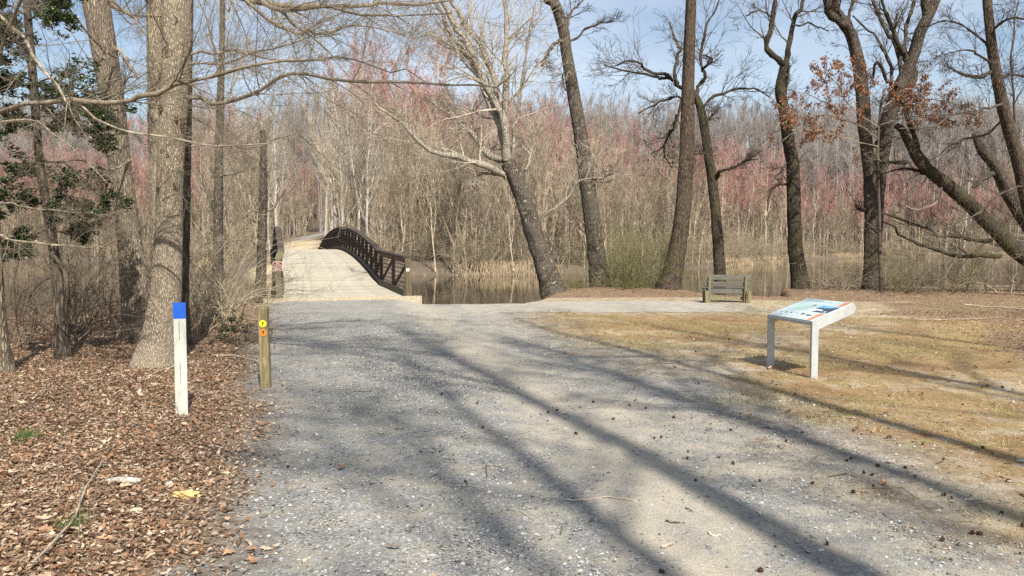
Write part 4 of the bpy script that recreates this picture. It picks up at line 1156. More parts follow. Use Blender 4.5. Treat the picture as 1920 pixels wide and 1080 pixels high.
hero('tree', 'thin gnarled tree with drooping dead branches right behind the bench', 31.5,
     [(1350, 520, 11), (1346, 460, 10), (1341, 390, 9), (1335, 330, 8.5), (1325, 270, 8), (1316, 215, 7.5), (1304, 180, 6.5), (1293, 168, 5.5)],
     [[(1296, 172, 5, 0), (1285, 165, 4.6, -.2), (1262, 150, 4.2, -.3), (1245, 138, 4, -.4), (1228, 140, 3.6, -.5), (1210, 128, 3, -.6), (1185, 115, 2.2, -.8), (1150, 125, 1.5, -1)],
      [(1272, 156, 4, 0), (1266, 140, 3.6, .2), (1270, 110, 3.4, .4), (1278, 85, 3, .5), (1268, 70, 2.4, .6), (1255, 40, 1.6, .7)],
      [(1262, 150, 3.4, 0), (1240, 148, 3, .3), (1200, 140, 2.4, .6), (1165, 130, 1.8, .8), (1130, 120, 1.1, 1)],
      [(1285, 178, 3.2, 0), (1277, 190, 3, -.3), (1270, 215, 2.8, -.4), (1258, 245, 2.4, -.5), (1240, 275, 2, -.6), (1220, 290, 1.3, -.7)],
      [(1268, 215, 2.5, 0), (1262, 240, 2.2, -.2), (1250, 265, 2, -.2), (1246, 285, 1.5, -.2), (1256, 312, 1, -.2)],
      [(1302, 178, 4.6, 0), (1312, 158, 4.2, .3), (1322, 150, 3.8, .4), (1318, 138, 3.4, .5), (1315, 110, 3.2, .6), (1317, 75, 3, .7), (1325, 40, 2.5, .8), (1345, 5, 1.8, .9), (1360, -20, 1.2, 1)],
      [(1316, 130, 3, 0), (1328, 122, 2.8, -.3), (1335, 112, 2.5, -.4), (1328, 106, 2.2, -.4), (1322, 104, 1.5, -.4)],
      [(1318, 205, 3.4, 0), (1330, 190, 3, .3), (1360, 175, 2.6, .6), (1395, 166, 2.2, .8), (1420, 170, 1.6, 1), (1445, 182, 1, 1.2)],
      [(1342, 335, 4, 0), (1348, 322, 3.6, -.3), (1358, 318, 3.2, -.5), (1378, 312, 2.8, -.6), (1398, 300, 2.2, -.7), (1420, 298, 1.4, -.8)],
      [(1318, 240, 2.2, 0), (1330, 222, 2, -.2), (1350, 200, 1.5, -.4)], [(1330, 290, 2.2, 0), (1315, 288, 1.8, -.3), (1300, 290, 1.2, -.5)],
      [(1300, 185, 3, 0), (1265, 182, 2.6, -.5), (1230, 195, 2, -.7), (1200, 210, 1.2, -.8)]],
     M['bark_moss'], M['twig_dark'], k=16, n1=12, n2=6, n3=4, L1=0.45, up=0.06, twig_from_trunk=3, flare=1.3, jag=1.2, lobes=0.09)
hero('tree', 'wavy mossy trunk with a lopsided fork, midway between bench and panel in view', 31.0,
     [(1500, 532, 14), (1494, 490, 13), (1490, 420, 12), (1487, 350, 11.5), (1485, 300, 11.5), (1477, 255, 11), (1472, 215, 10.5), (1464, 175, 10), (1468, 140, 9), (1472, 118, 8)],
     [[(1472, 125, 6, 0), (1458, 115, 6, -.2), (1442, 100, 5.4, -.4), (1441, 75, 5, -.5), (1447, 40, 4.6, -.5), (1455, 0, 4, -.6), (1462, -50, 3, -.6)],
      [(1472, 125, 6.5, 0), (1480, 95, 6, .2), (1487, 60, 5.4, .3), (1497, 25, 5, .4), (1507, -5, 4.2, .5), (1520, -60, 3, .6)],
      [(1472, 180, 2.6, 0), (1480, 130, 2.2, -.3), (1483, 122, 1.6, -.3)], [(1483, 345, 3, 0), (1462, 345, 2.6, -.4), (1448, 355, 2.2, -.6), (1438, 375, 1.6, -.7)],
      [(1480, 300, 2, 0), (1465, 320, 1.8, -.3), (1448, 340, 1.4, -.4)], [(1487, 50, 2, 0), (1520, 45, 1.8, .6), (1550, 60, 1.2, .9)], [(1445, 30, 2, 0), (1420, 20, 1.8, -.5), (1400, 30, 1.2, -.8)]],
     M['bark_moss'], M['twig_dark'], k=18, n1=7, up=0.08, top=None, flare=1.3, twig_from_trunk=6, jag=1.2, lobes=0.1)
r_oak, tw_oak = hero('tree', 'twin stemmed tree with dark upper forks rising above the information panel', 30.4,
     [(1637, 540, 16), (1634, 480, 13.5), (1633, 400, 12), (1630, 320, 11), (1624, 265, 10.5), (1620, 215, 11.5), (1615, 160, 11), (1606, 105, 10.5), (1596, 65, 10), (1580, 42, 9)],
     [[(1592, 60, 8.5, 0), (1578, 45, 8, -.2), (1560, 30, 8, -.4), (1551, 10, 7.5, -.5), (1548, -20, 6.5, -.6), (1550, -80, 5, -.7)],
      [(1594, 55, 8, 0), (1586, 38, 7.5, .2), (1572, 22, 7, .4), (1565, 0, 6.5, .5), (1560, -50, 5, .6)],
      [(1590, 45, 4, 0), (1592, 25, 3.6, .4), (1600, 0, 3, .6), (1610, -40, 2, .8)],
      [(1684, 165, 6, 0), (1690, 130, 5.4, .3), (1680, 90, 5, .6), (1665, 60, 4.6, .8), (1652, 30, 4.2, 1), (1640, 0, 3.8, 1.1), (1630, -40, 3, 1.2)],
      [(1698, 110, 6, 0), (1685, 85, 5.4, -.4), (1675, 55, 4.8, -.6), (1660, 20, 4.2, -.8), (1648, -20, 3.2, -1)],
      [(1694, 100, 5, 0), (1700, 70, 4.6, .5), (1702, 45, 4, .7), (1712, 15, 3.6, .9), (1722, -20, 2.8, 1)],
      [(1665, 155, 4, 0), (1648, 120, 3.4, -.3), (1640, 125, 3, -.3), (1636, 150, 2.2, -.3)],
      [(1640, 275, 4, 0), (1648, 262, 3.6, -.3), (1655, 255, 3, -.4), (1645, 240, 2, -.5)],
      [(1672, 160, 4, 0), (1672, 130, 3.4, .6), (1660, 100, 3, .9), (1640, 70, 2.4, 1.2), (1600, 30, 1.6, 1.5)],
      [(1636, 395, 4.4, .2), (1620, 394, 3.6, -.2), (1608, 392, 3.2, -.4), (1604, 384, 2.4, -.5)]],
     M['bark_grey'], M['twig_dark'], k=20, n1=8, up=0.1, top=None, flare=1.35, twig_from_trunk=6, jag=1.0, lobes=0.09,
     extra_trunks=[[(1640, 510, 10, .2), (1643, 420, 11, .25), (1648, 340, 11.5, .3), (1656, 280, 12, .3), (1666, 220, 13, .3), (1684, 170, 12, .3), (1702, 130, 11, .3), (1716, 95, 10.5, .3), (1728, 55, 10, .2), (1748, 15, 9, .2), (1765, -30, 8, .2)],
                   [(1684, 180, 8, .5), (1705, 160, 8, .6), (1712, 140, 8, .7), (1706, 120, 7.5, .7), (1694, 100, 7, .7), (1692, 85, 6, .7)],
                   [(1738, 35, 8, .2), (1735, 10, 7, .1), (1730, -25, 6, 0)]])
hero('tree', 'mossy trunk leaning steeply left from the right edge over the water', 28.6,
     [(1990, 520, 17), (1950, 498, 16), (1905, 470, 14.5), (1860, 425, 13.5), (1820, 385, 12.5), (1780, 350, 12), (1745, 322, 10.5), (1722, 300, 9), (1705, 270, 7), (1692, 245, 6), (1680, 235, 5)],
     [[(1738, 310, 8, 0), (1722, 285, 7, .2), (1716, 262, 6, .3), (1705, 235, 5, .4), (1695, 205, 4, .5), (1690, 180, 3, .5)],
      [(1700, 305, 4.5, 0), (1680, 303, 4, -.3), (1662, 306, 3.4, -.5), (1645, 300, 2, -.6)], [(1765, 340, 4, 0), (1730, 325, 3.5, .3), (1690, 318, 3, .5), (1655, 328, 2, .7)],
      [(1875, 480, 6, 0), (1840, 474, 5.4, -.4), (1800, 478, 4.8, -.6), (1750, 465, 4, -.8), (1700, 445, 3, -1), (1660, 415, 2, -1.1)],
      [(1860, 450, 4.4, 0), (1810, 446, 4, .4), (1760, 440, 3.5, .6), (1700, 415, 3, .8), (1655, 398, 2, 1)],
      [(1770, 345, 2, 0), (1750, 385, 1.8, -.4), (1720, 390, 1.4, -.6), (1690, 380, 1, -.7)]],
     M['bark_moss'], M['twig_grey'], k=20, n1=9, n2=6, L1=0.3, up=0.06, flare=1.1, twig_from_trunk=8, tw_min=0.2, jag=1.0)
hero('tree', 'broken leaning snag with a dark stub at the right edge', 30.0,
     [(1985, 520, 16), (1960, 470, 15), (1930, 420, 14), (1905, 385, 13), (1885, 350, 12), (1865, 310, 10), (1845, 285, 9), (1832, 262, 6.5), (1825, 250, 3)],
     [[(1862, 325, 6, 0), (1848, 332, 5.4, -.4), (1835, 342, 4.8, -.6), (1824, 350, 3.5, -.8)]],
     M['bark_grey'], M['twig_dark'], k=18, n1=2, up=0.05, flare=1.2, twig_from_trunk=3, lobes=0.12)
hero('tree', 'bare tree at the right edge with long fine sideways twigs', 26.0,
     [(1985, 545, 15), (1960, 470, 13.5), (1930, 390, 12.5), (1912, 310, 12), (1890, 235, 11), (1875, 170, 10), (1863, 110, 9), (1856, 50, 8), (1850, -10, 7.5), (1846, -120, 6)],
     [[(1857, 135, 4.5, 0), (1842, 142, 4, -.3), (1825, 143, 3.6, -.5), (1805, 140, 3, -.6), (1780, 125, 2, -.8)],
      [(1880, 195, 3, 0), (1850, 205, 2.6, -.8), (1800, 215, 2, -1.4), (1740, 235, 1.4, -2), (1690, 240, 1, -2.3)], [(1870, 150, 3, 0), (1900, 140, 2.6, .5), (1940, 150, 2, .8)],
      [(1860, 90, 3, 0), (1820, 60, 2.4, .8), (1780, 40, 1.8, 1.2), (1720, 50, 1.2, 1.8)], [(1858, 60, 3, 0), (1890, 35, 2.6, -.6), (1940, 36, 2, -1)],
      [(1865, 120, 2.6, 0), (1830, 100, 2.2, -.9), (1790, 95, 1.6, -1.4), (1750, 110, 1, -1.8)], [(1885, 220, 2.6, 0), (1850, 250, 2.2, .8), (1800, 262, 1.6, 1.2), (1745, 300, 1, 1.8)],
      [(1905, 290, 2.6, 0), (1900, 180, 2.4, .4), (1898, 80, 1.8, .6), (1910, 0, 1.2, .8)], [(1920, 350, 2.6, 0), (1880, 360, 2.2, -.8), (1830, 400, 1.6, -1.2), (1780, 430, 1, -1.6)]],
     M['bark_brown'], M['twig_dark'], k=18, n1=14, n2=7, n3=3, L1=0.34, up=0.02, top=16, flare=1.3, twig_from_trunk=10, jag=0.8, tw_min=0.3)
# sapling that keeps its brown leaves
r_b, tw_b = hero('oak_sapling', 'small tree with clinging rust brown leaves in front of the twin stemmed tree', 28.4,
     [(1652, 545, 3.4), (1650, 470, 3), (1648, 380, 2.7), (1646, 290, 2.4), (1648, 235, 2), (1652, 195, 1.6), (1660, 165, 1.2)],
     [[(1647, 260, 1.56, 0), (1620, 240, 1.44, -.5), (1580, 225, 1.20, -.8), (1540, 212, 0.96, -1), (1490, 215, 0.72, -1.2), (1450, 220, 0.48, -1.3)],
      [(1647, 250, 1.56, 0), (1600, 230, 1.32, .4), (1560, 195, 1.08, .6), (1520, 180, 0.84, .8), (1490, 170, 0.54, .9)],
      [(1650, 215, 1.44, 0), (1700, 190, 1.20, -.4), (1750, 188, 1.02, -.7), (1800, 200, 0.72, -.9), (1830, 215, 0.48, -1)],
      [(1650, 205, 1.44, 0), (1690, 180, 1.20, .5), (1730, 172, 0.96, .8), (1780, 185, 0.66, 1)],
      [(1648, 235, 1.44, 0), (1700, 220, 1.20, -.4), (1750, 218, 0.96, -.6), (1790, 228, 0.60, -.7)],
      [(1648, 240, 1.44, 0), (1600, 205, 1.20, -.2), (1570, 160, 1.02, -.4), (1545, 135, 0.72, -.5), (1520, 130, 0.48, -.5)],
      [(1647, 275, 1.44, 0), (1600, 262, 1.20, -.4), (1540, 250, 0.96, -.7), (1490, 250, 0.72, -.9), (1465, 265, 0.48, -1)],
      [(1652, 195, 1.20, 0), (1630, 170, 1.02, .3), (1600, 135, 0.78, .5), (1585, 120, 0.48, .6)], [(1652, 200, 1.20, 0), (1668, 178, 1.08, -.3), (1690, 170, 0.84, -.5), (1720, 165, 0.60, -.6)]],
     M['twig_dark'], M['twig_grey'], k=8, n1=10, n2=5, n3=0, L1=0.26, up=0.0, flare=1.1, twig_from_trunk=0, jag=0.6, l1max=1.0)
a1, a2, a3 = tw_b
src = np.concatenate([a1[:, 2:].reshape(-1, 3), a2.reshape(-1, 3)])
pxs = 960 + F * src[:, 0] / src[:, 1]
wgt = 0.9 + 0.6 * np.exp(-((pxs - 1685) / 55) ** 2) + 0.5 * np.exp(-((pxs - 1540) / 60) ** 2)
i = rng.choice(len(src), 4600, p=wgt / wgt.sum())
pos = src[i] + rng.normal(0, 0.05, (4600, 3)) - np.array([0, 0, 0.05]) - np.array(r_b.location)
new_obj('foliage', leaf_cloud(pos, rng.uniform(0.09, 0.15, 4600), pick([(0.30, 0.12, 0.06), (0.38, 0.18, 0.09), (0.22, 0.085, 0.05), (0.45, 0.26, 0.14)], 4600), M['leaf'], 'foliage', 0.5, 1.0, 0, True), r_b)

# ------------------------------------------------------------------ background trees: a few built ones, copied one by one
def tree_parts(H, r0, start, n1, n2, n3, L1, ang, up, rmin, wob=0.02, k=6, red=0, n0=0, lean=0.0):
    z = np.linspace(0, 1, 14)
    xy = np.cumsum(rng.normal(0, wob * H / 14 * 2.2, (14, 2)), 0); xy -= xy[0]
    xy += np.outer(z ** 1.3, rng.normal(0, 1, 2)) * lean * H
    tp_ = np.column_stack([xy, z * H]); tp_[0, 2] = -0.4
    tr_ = r0 * (1 - 0.9 * z) + rmin
    tr_[0] *= 1.35
    trunk = Tubes(); trunk.add(tp_, tr_, k, 0)
    main_p, main_r = tp_[None], tr_[None]
    if n0:
        a0, q0 = grow(main_p, main_r, n0, 0.6, 0.5, 14, 0.75, 0.35, 0.06, 0.12, 0.55, rmin * 2)
        trunk.add(a0, q0, 5, 0)
        main_p, main_r = np.concatenate([main_p, a0]), np.concatenate([main_r, q0])
    a1, q1 = grow(main_p, main_r, n1, L1, ang, 8, 0.55, up, 0.10, start, 1.0, rmin * 1.6)
    a2, q2 = grow(a1, q1, n2, 0.5, 0.65, 6, 0.6, up, 0.13, 0.15, 1.0, rmin * 1.1)
    a3, q3 = grow(a2, q2, n3, 0.55, 0.6, 4, 0.7, up, 0.14, 0.15, 1.0, rmin)
    crown = Tubes(); crown.add(a1, q1, 4, 0); crown.add(a2, q2, 3, 1); crown.add(a3, q3, 3, 1)
    V = [np.concatenate(crown.V)]; Q = np.concatenate(crown.Q); qm = np.concatenate(crown.M); T = None; tm = None
    if red:
        pts = np.concatenate([a2[:, 3:].reshape(-1, 3), a3[:, 1:].reshape(-1, 3)])
        top_ = pts[:, 2] > H * 0.45
        pts = pts[top_]
        pts = pts[rng.integers(0, len(pts), red)] + rng.normal(0, 0.06, (red, 3))
        d = norm(rng.normal(size=(red, 3))) * rng.uniform(0.03, 0.08, (red, 1)); e_ = norm(rng.normal(size=(red, 3))) * 0.035
        tv = np.stack([pts - d, pts + d + e_, pts + d * 0.3 - e_], 1).reshape(-1, 3)
        T = np.arange(red * 3).reshape(-1, 3) + crown.n
        V.append(tv); tm = np.full(red, 2)
    return trunk, (np.concatenate(V), Q, T, qm, tm)

def proto(kind, H, mats, **kw):
    trunk, (V, Q, T, qm, tm) = tree_parts(H, **kw)
    me_t = trunk.mesh(kind + '_trunk', [mats[0]])
    me_c = mesh_np(kind + '_crown', V, Q, T, list(mats[:3]), qm, tm)
    return me_t, me_c
def proto_one(kind, H, mats, **kw):
    trunk, (V, Q, T, qm, tm) = tree_parts(H, **kw)
    tv, tq = np.concatenate(trunk.V), np.concatenate(trunk.Q)
    n = len(tv)
    return mesh_np(kind, np.concatenate([tv, V]), np.concatenate([tq, Q + n]), None if T is None else T + n, list(mats), np.concatenate([np.zeros(len(tq), np.int32), qm]), tm)

def put_tree(name, pm, x, y, sc, label, group, zs=None, cat='tree'):
    r = empty(name, (x, y, H1(x, y)), rng.uniform(0, 6.28)); tagged(r, label, cat, group)
    r.scale = (sc, sc, zs or sc)
    new_obj('trunk', pm[0], r); new_obj('crown', pm[1], r)
    return r
def put_one(name, me, x, y, sc, label, group, cat='tree', zs=None, dz=0.0, tilt=0.0):
    o = new_obj(name, me, None, (x, y, H1(x, y) + dz))
    o.rotation_euler = (rng.normal(0, tilt), rng.normal(0, tilt), rng.uniform(0, 6.28)); o.scale = (sc, sc, zs or sc)
    return tagged(o, label, cat, group)

pale = [proto('pale_tree', 15, (M['bark_pale'], M['twig_tan'], M['twig_red']), r0=0.17, start=0.3, n1=16, n2=6, n3=5, L1=0.38, ang=0.6, up=0.22, rmin=0.008, k=8, n0=n0, lean=0.10, wob=0.03) for n0 in (0, 1, 2, 1)]
sap = [proto_one('sapling', 9, (M['wood_far'], M['wood_far'], M['shrub_tan']), r0=0.055, start=0.2, n1=13, n2=5, n3=4, L1=0.36, ang=0.55, up=0.25, rmin=0.007, k=5, n0=n0, lean=0.08, wob=0.04) for n0 in (1, 2, 3, 3, 2)]
sap_r = []
for me in sap[:3]:
    c = me.copy(); c.materials.clear()
    for m_ in (M['wood_far'], M['twig_red'], M['twig_red']): c.materials.append(m_)
    sap_r.append(c)
maple = [proto_one('red_maple', 17, (M['wood_far'], M['twig_red'], M['bud_red']), r0=0.13, start=0.28, n1=18, n2=6, n3=5, L1=0.30, ang=0.55, up=0.3, rmin=0.012, k=5, n0=n0, red=5200, lean=0.04) for n0 in (0, 1, 2, 1, 2)]
hillt = [proto_one('hill_tree', 22, (M['wood_hill'], M['wood_hill'], M['wood_hill']), r0=0.24, start=0.42, n1=18, n2=6, n3=5, L1=0.26, ang=0.5, up=0.28, rmin=0.016, k=5, n0=n0, lean=0.03) for n0 in (0, 1, 0, 1)]
def shrub_mesh(kind, H, stems, mat, n2=5, n3=4, spread=0.5, rmin=0.003, wig=0.12, up=0.12, r0=0.010):
    d = norm(np.column_stack([rng.normal(0, spread, (stems, 2)), np.ones(stems)]))
    b_ = np.column_stack([rng.normal(0, 0.22, (stems, 2)), np.full(stems, -0.15)])
    p = b_.copy(); out = [p.copy()]
    L = H * rng.uniform(0.55, 1.15, stems)
    for k in range(9):
        d = norm(d + rng.normal(size=(stems, 3)) * wig + np.array([0, 0, -0.02 * k * spread])); p = p + d * (L / 9)[:, None]; out.append(p.copy())
    a = np.stack(out, 1); ra = np.maximum(r0 * rng.uniform(0.6, 1.3, (stems, 1)) * (1 - 0.8 * np.linspace(0, 1, 10)[None]), rmin)
    a2, r2 = grow(a, ra, n2, 0.42, 0.7, 6, 0.6, up, 0.18, 0.12, 1.0, rmin)
    a3, r3 = grow(a2, r2, n3, 0.5, 0.75, 4, 0.7, up, 0.2, 0.1, 1.0, rmin * 0.85)
    t = Tubes(); t.add(a, ra, 4); t.add(a2, r2, 3); t.add(a3, r3, 3)
    return t.mesh(kind, [mat]), (a, a2, a3)
shrub_t = [shrub_mesh('shrub', 2.6, 11, M['shrub_tan'], wig=0.22, spread=0.6)[0] for _ in range(3)]
shrub_d = [shrub_mesh('shrub', 2.2, 11, M['shrub_dark'], wig=0.2, spread=0.7)[0] for _ in range(3)]
shrub_g = [shrub_mesh('green_shrub', 3.4, 20, M['shrub_green'], n2=7, n3=5, spread=0.65, rmin=0.0035, wig=0.2)[0] for _ in range(3)]
shrub_f = [shrub_mesh('far_shrub', 3.4, 16, M['shrub_tan'], n2=5, n3=4, spread=0.5, rmin=0.007, r0=0.016)[0] for _ in range(3)]

def path_clear(x, y, d=3.2):
    return abs(x - np.interp(y, PATH2[:, 0], PATH2[:, 1])) > d
def far_ok(x, y, m=1.0): return y > np.interp(x, SF[:, 0], SF[:, 1]) + m and not (y < 150 and 526 < 960 + F * x / y < 606)
BINS = [(-400, 250, 'left of the leaning trunk'), (250, 480, 'left of the footbridge'), (480, 640, 'straight behind the footbridge'), (640, 800, 'just right of the footbridge'), (800, 960, 'left of the crooked leaning tree'),
        (960, 1110, 'behind the crooked leaning tree'), (1110, 1270, 'behind the olive green shrubs'), (1270, 1420, 'behind the bench'), (1420, 1560, 'behind the wavy mossy trunk'), (1560, 1700, 'behind the twin stemmed tree'), (1700, 2400, 'behind the steep leaning trunk')]
def where(x, y):
    p = 960 + F * x / y
    return next(t for a, b, t in BINS if a <= p < b)
ORD = ['first', 'second', 'third', 'fourth', 'fifth', 'sixth', 'seventh', 'eighth', 'ninth', 'tenth', 'eleventh', 'twelfth', 'thirteenth', 'fourteenth', 'fifteenth', 'sixteenth', 'seventeenth', 'eighteenth', 'nineteenth', 'twentieth', 'twenty-first', 'twenty-second', 'twenty-third', 'twenty-fourth', 'twenty-fifth']

# pale trees along the far path, placed where they show
for i, (px_, D_, sc) in enumerate(sorted(((628, 68, 0.95), (652, 65, 1.0), (668, 70, 1.1), (690, 66, 0.9), (612, 96, 1.1), (516, 92, 1.1), (508, 84, 0.8), (478, 80, 1.0), (455, 92, 1.1), (520, 110, 1.1), (622, 120, 1.2), (612, 104, 1.1),
                                   (705, 84, 1.0), (735, 90, 1.05), (770, 86, 1.0), (800, 95, 1.1), (430, 86, 1.05), (385, 98, 1.1), (845, 82, 0.95), (905, 88, 1.0), (960, 92, 1.05), (1010, 86, 0.9), (500, 98, 1.0), (640, 92, 1.1), (720, 104, 1.1)))):
    x_ = (px_ - 960) * D_ / F
    put_tree('pale_tree', pale[i % 4], x_, D_, sc, ORD[i] + ' pale barked tree from the left in the wood beyond the footbridge', 'pale trees beyond the footbridge')
cnt = 0
while cnt < 190:      # saplings of the thicket on the far bank
    D_ = rng.uniform(61, 92); px_ = rng.uniform(380, 1330)
    x_ = (px_ - 960) * D_ / F
    if not far_ok(x_, D_, 0.8) or not path_clear(x_, D_): continue
    if 600 < px_ < 740 and D_ < 78 and rng.uniform() < 0.75: continue
    put_one('sapling', sap[cnt % 5], x_, D_, rng.uniform(0.7, 1.35), 'thin bare sapling in the far bank thicket, ' + where(x_, D_), 'saplings on the far bank', tilt=0.05)
    cnt += 1
cnt = 0
while cnt < 255:      # red budded maples round the far shore
    D_ = rng.uniform(84, 176)
    x_ = (rng.uniform(-0.72, 0.72) if cnt % 3 else rng.uniform(0.0, 0.72)) * D_
    lim = np.interp(x_ / D_, [-0.7, -0.35, -0.2, 0.05, 0.25, 0.7], [118, 96, 92, 96, 104, 126])
    if not far_ok(x_, D_, 1.5) or not path_clear(x_, D_, 7) or D_ < lim: continue
    u_ = x_ / D_
    sc = rng.uniform(0.72, 1.05) * np.interp(u_, [-0.7, -0.35, -0.15, -0.02, 0.1, 0.7], [1.0, 1.2, 1.5, 1.2, 0.95, 0.98])
    put_one('red_maple', maple[cnt % 5], x_, D_, sc, ('tall' if sc > 0.95 else 'lower') + ' red budded bare maple of the far shore, ' + where(x_, D_), 'red budded maples around the far shore', tilt=0.02)
    cnt += 1
cnt = 0
while cnt < 230:      # brush at the foot of that wood
    px_ = rng.uniform(-20, 1940); u_ = (px_ - 960) / F
    D_ = rng.uniform(60, 172); x_ = u_ * D_
    df = D_ - np.interp(x_, SF[:, 0], SF[:, 1])
    if df < 0.4 or df > 12 or not path_clear(x_, D_, 3.5): continue
    put_one('far_shrub', shrub_f[cnt % 3], x_, D_, rng.uniform(0.8, 1.6), 'tan leafless bush at the far water edge, ' + where(x_, D_), 'bushes across the water', 'shrub')
    cnt += 1

# the wood on the hill behind: one mass
def scatter_stuff(name, meshes, pts, scl, kindlabel, cat):
    colp = bpy.data.collections.new(name + '_sources')
    for i, me in enumerate(meshes):
        o = bpy.data.objects.new(f'{name}_source', me); colp.objects.link(o)
    me = bpy.data.meshes.new(name); me.from_pydata([tuple(p) for p in pts], [], [])
    a = me.attributes.new('scl', 'FLOAT', 'POINT'); a.data.foreach_set('value', np.asarray(scl, np.float32))
    a = me.attributes.new('rot', 'FLOAT', 'POINT'); a.data.foreach_set('value', rng.uniform(0, 6.28, len(pts)).astype(np.float32))
    ng = bpy.data.node_groups.new(name, 'GeometryNodeTree')
    ng.interface.new_socket('Geometry', in_out='INPUT', socket_type='NodeSocketGeometry')
    ng.interface.new_socket('Geometry', in_out='OUTPUT', socket_type='NodeSocketGeometry')
    N_, L_ = ng.nodes, ng.links
    gi, go = N_.new('NodeGroupInput'), N_.new('NodeGroupOutput')
    ci = N_.new('GeometryNodeCollectionInfo'); ci.inputs['Collection'].default_value = colp
    ci.inputs['Separate Children'].default_value = True; ci.inputs['Reset Children'].default_value = True
    ip = N_.new('GeometryNodeInstanceOnPoints'); ip.inputs['Pick Instance'].default_value = True
    rv = N_.new('FunctionNodeRandomValue'); rv.data_type = 'INT'
    for s_ in rv.inputs:
        if s_.type == 'INT' and s_.name == 'Max': s_.default_value = len(meshes) - 1
        if s_.type == 'INT' and s_.name == 'Min': s_.default_value = 0
    na = N_.new('GeometryNodeInputNamedAttribute'); na.data_type = 'FLOAT'; na.inputs['Name'].default_value = 'scl'
    nr = N_.new('GeometryNodeInputNamedAttribute'); nr.data_type = 'FLOAT'; nr.inputs['Name'].default_value = 'rot'
    cx = N_.new('ShaderNodeCombineXYZ')
    L_.new(gi.outputs[0], ip.inputs['Points']); L_.new(ci.outputs[0], ip.inputs['Instance'])
    L_.new([s_ for s_ in rv.outputs if s_.type == 'INT'][0], ip.inputs['Instance Index'])
    L_.new(nr.outputs[0], cx.inputs['Z']); L_.new(cx.outputs[0], ip.inputs['Rotation']); L_.new(na.outputs[0], ip.inputs['Scale'])
    L_.new(ip.outputs[0], go.inputs[0])
    o = new_obj(name, me); md = o.modifiers.new('scatter', 'NODES'); md.node_group = ng
    return tagged(o, kindlabel, cat, kind='stuff')
def sample(n, D0, D1, lim=0.76, cond=None):
    out = []
    while len(out) < n:
        D_ = math.sqrt(rng.uniform(D0 ** 2, D1 ** 2)); x_ = rng.uniform(-lim, lim) * D_
        if cond is None or cond(x_, D_): out.append((x_, D_, H1(x_, D_)))
    return np.array(out)
pts = sample(2000, 165, 400, cond=lambda x, y: path_clear(x, y, 4) and far_ok(x, y, 8))
scatter_stuff('hill_wood', hillt, pts, rng.uniform(0.9, 1.3, 2000), 'grey leafless wood covering the hill behind the pond', 'wood')
pts = sample(2600, 90, 260, cond=lambda x, y: path_clear(x, y, 4) and far_ok(x, y, 3.0) and y > np.interp(x / y, [-0.7, -0.35, -0.1, 0.2, 0.7], [125, 95, 95, 104, 126]))
scatter_stuff('undergrowth', sap[:3] + sap_r, pts, rng.uniform(0.7, 1.4, 2600), 'brown leafless undergrowth between the far maples', 'undergrowth')
pts = sample(700, 105, 235, cond=lambda x, y: path_clear(x, y, 7) and far_ok(x, y, 3.0) and y > np.interp(x / y, [-0.7, -0.35, -0.1, 0.2, 0.7], [125, 100, 100, 108, 130]))
scatter_stuff('maple_wood', maple[:4], pts, rng.uniform(0.55, 0.95, 700), 'mass of lower pink budded maples behind the shore trees', 'wood')

# tall dry grass along the far water edge
n = 16000
xs = rng.uniform(-75, 120, n); dy = np.abs(rng.normal(0.3, 1.6, n)) - 0.3
ys = np.interp(xs, SF[:, 0], SF[:, 1]) + dy - 1.2 * vnoise(xs, np.interp(xs, SF[:, 0], SF[:, 1]), 0.35, 5)
keep = (np.abs(xs) < 0.72 * ys) & (rng.uniform(0, 1, n) < np.clip(0.9 * vnoise(xs, ys, 0.17, 21), 0.02, 1) * np.where(xs < -3, 0.6, 1.0)) & (np.abs(xs - np.interp(ys, PATH2[:, 0], PATH2[:, 1])) > 2.5)
xs, ys = xs[keep], ys[keep]; n = len(xs)
zs = height(xs, ys); hh = rng.uniform(0.25, 0.9, n)
b0 = np.column_stack([xs, ys, zs - 0.05]); ln = rng.normal(0, 0.35, (n, 2)) * hh[:, None]
tipp = np.column_stack([xs + ln[:, 0], ys + ln[:, 1], zs + hh]); wd = np.column_stack([rng.uniform(0.012, 0.03, n), np.zeros(n), np.zeros(n)])
mid = (b0 + tipp) / 2 + np.column_stack([-ln * 0.2, np.zeros(n)])
V = np.stack([b0 - wd, b0 + wd, mid + wd * 0.7, mid - wd * 0.7, tipp], 1).reshape(-1, 3); b_ = np.arange(n) * 5
tagged(new_obj('dry_reeds', mesh_np('dry_reeds', V, np.stack([b_, b_ + 1, b_ + 2, b_ + 3], 1), np.stack([b_ + 3, b_ + 2, b_ + 4], 1), [M['dry_grass']])),
       'tall dry tan grass fringing the far water edge', 'dry grass', kind='stuff')

# ------------------------------------------------------------------ brush on the near banks
def brush(lst, meshes, name, label, group, s0, s1):
    for i, (px_, D_) in enumerate(sorted(lst)):
        x_ = (px_ - 960) * D_ / F
        put_one(name, meshes[i % len(meshes)], x_, D_, rng.uniform(s0, s1), ORD[i] + ' ' + label, group, 'shrub', tilt=0.08)
brush([(40, 13.5), (95, 15), (150, 14), (205, 15.5), (60, 17), (130, 18), (190, 19), (20, 15.8), (240, 17.5), (10, 18.5), (165, 16.2), (80, 12.4), (225, 13.4), (-20, 13), (110, 20)], shrub_d, 'shrub', 'dark tangled leafless shrub from the left on the left bank', 'tangled shrubs on the left bank', 0.8, 1.5)
brush([(368, 15), (385, 17.5), (400, 20), (425, 19), (432, 22), (370, 21), (405, 23), (415, 24), (390, 24.5), (365, 18.5), (412, 27), (345, 16), (400, 26), (405, 16.2), (350, 22)], shrub_t, 'shrub', 'bushy tan shrub from the big left trunk towards the footbridge', 'shrubs left of the footbridge', 0.85, 1.4)
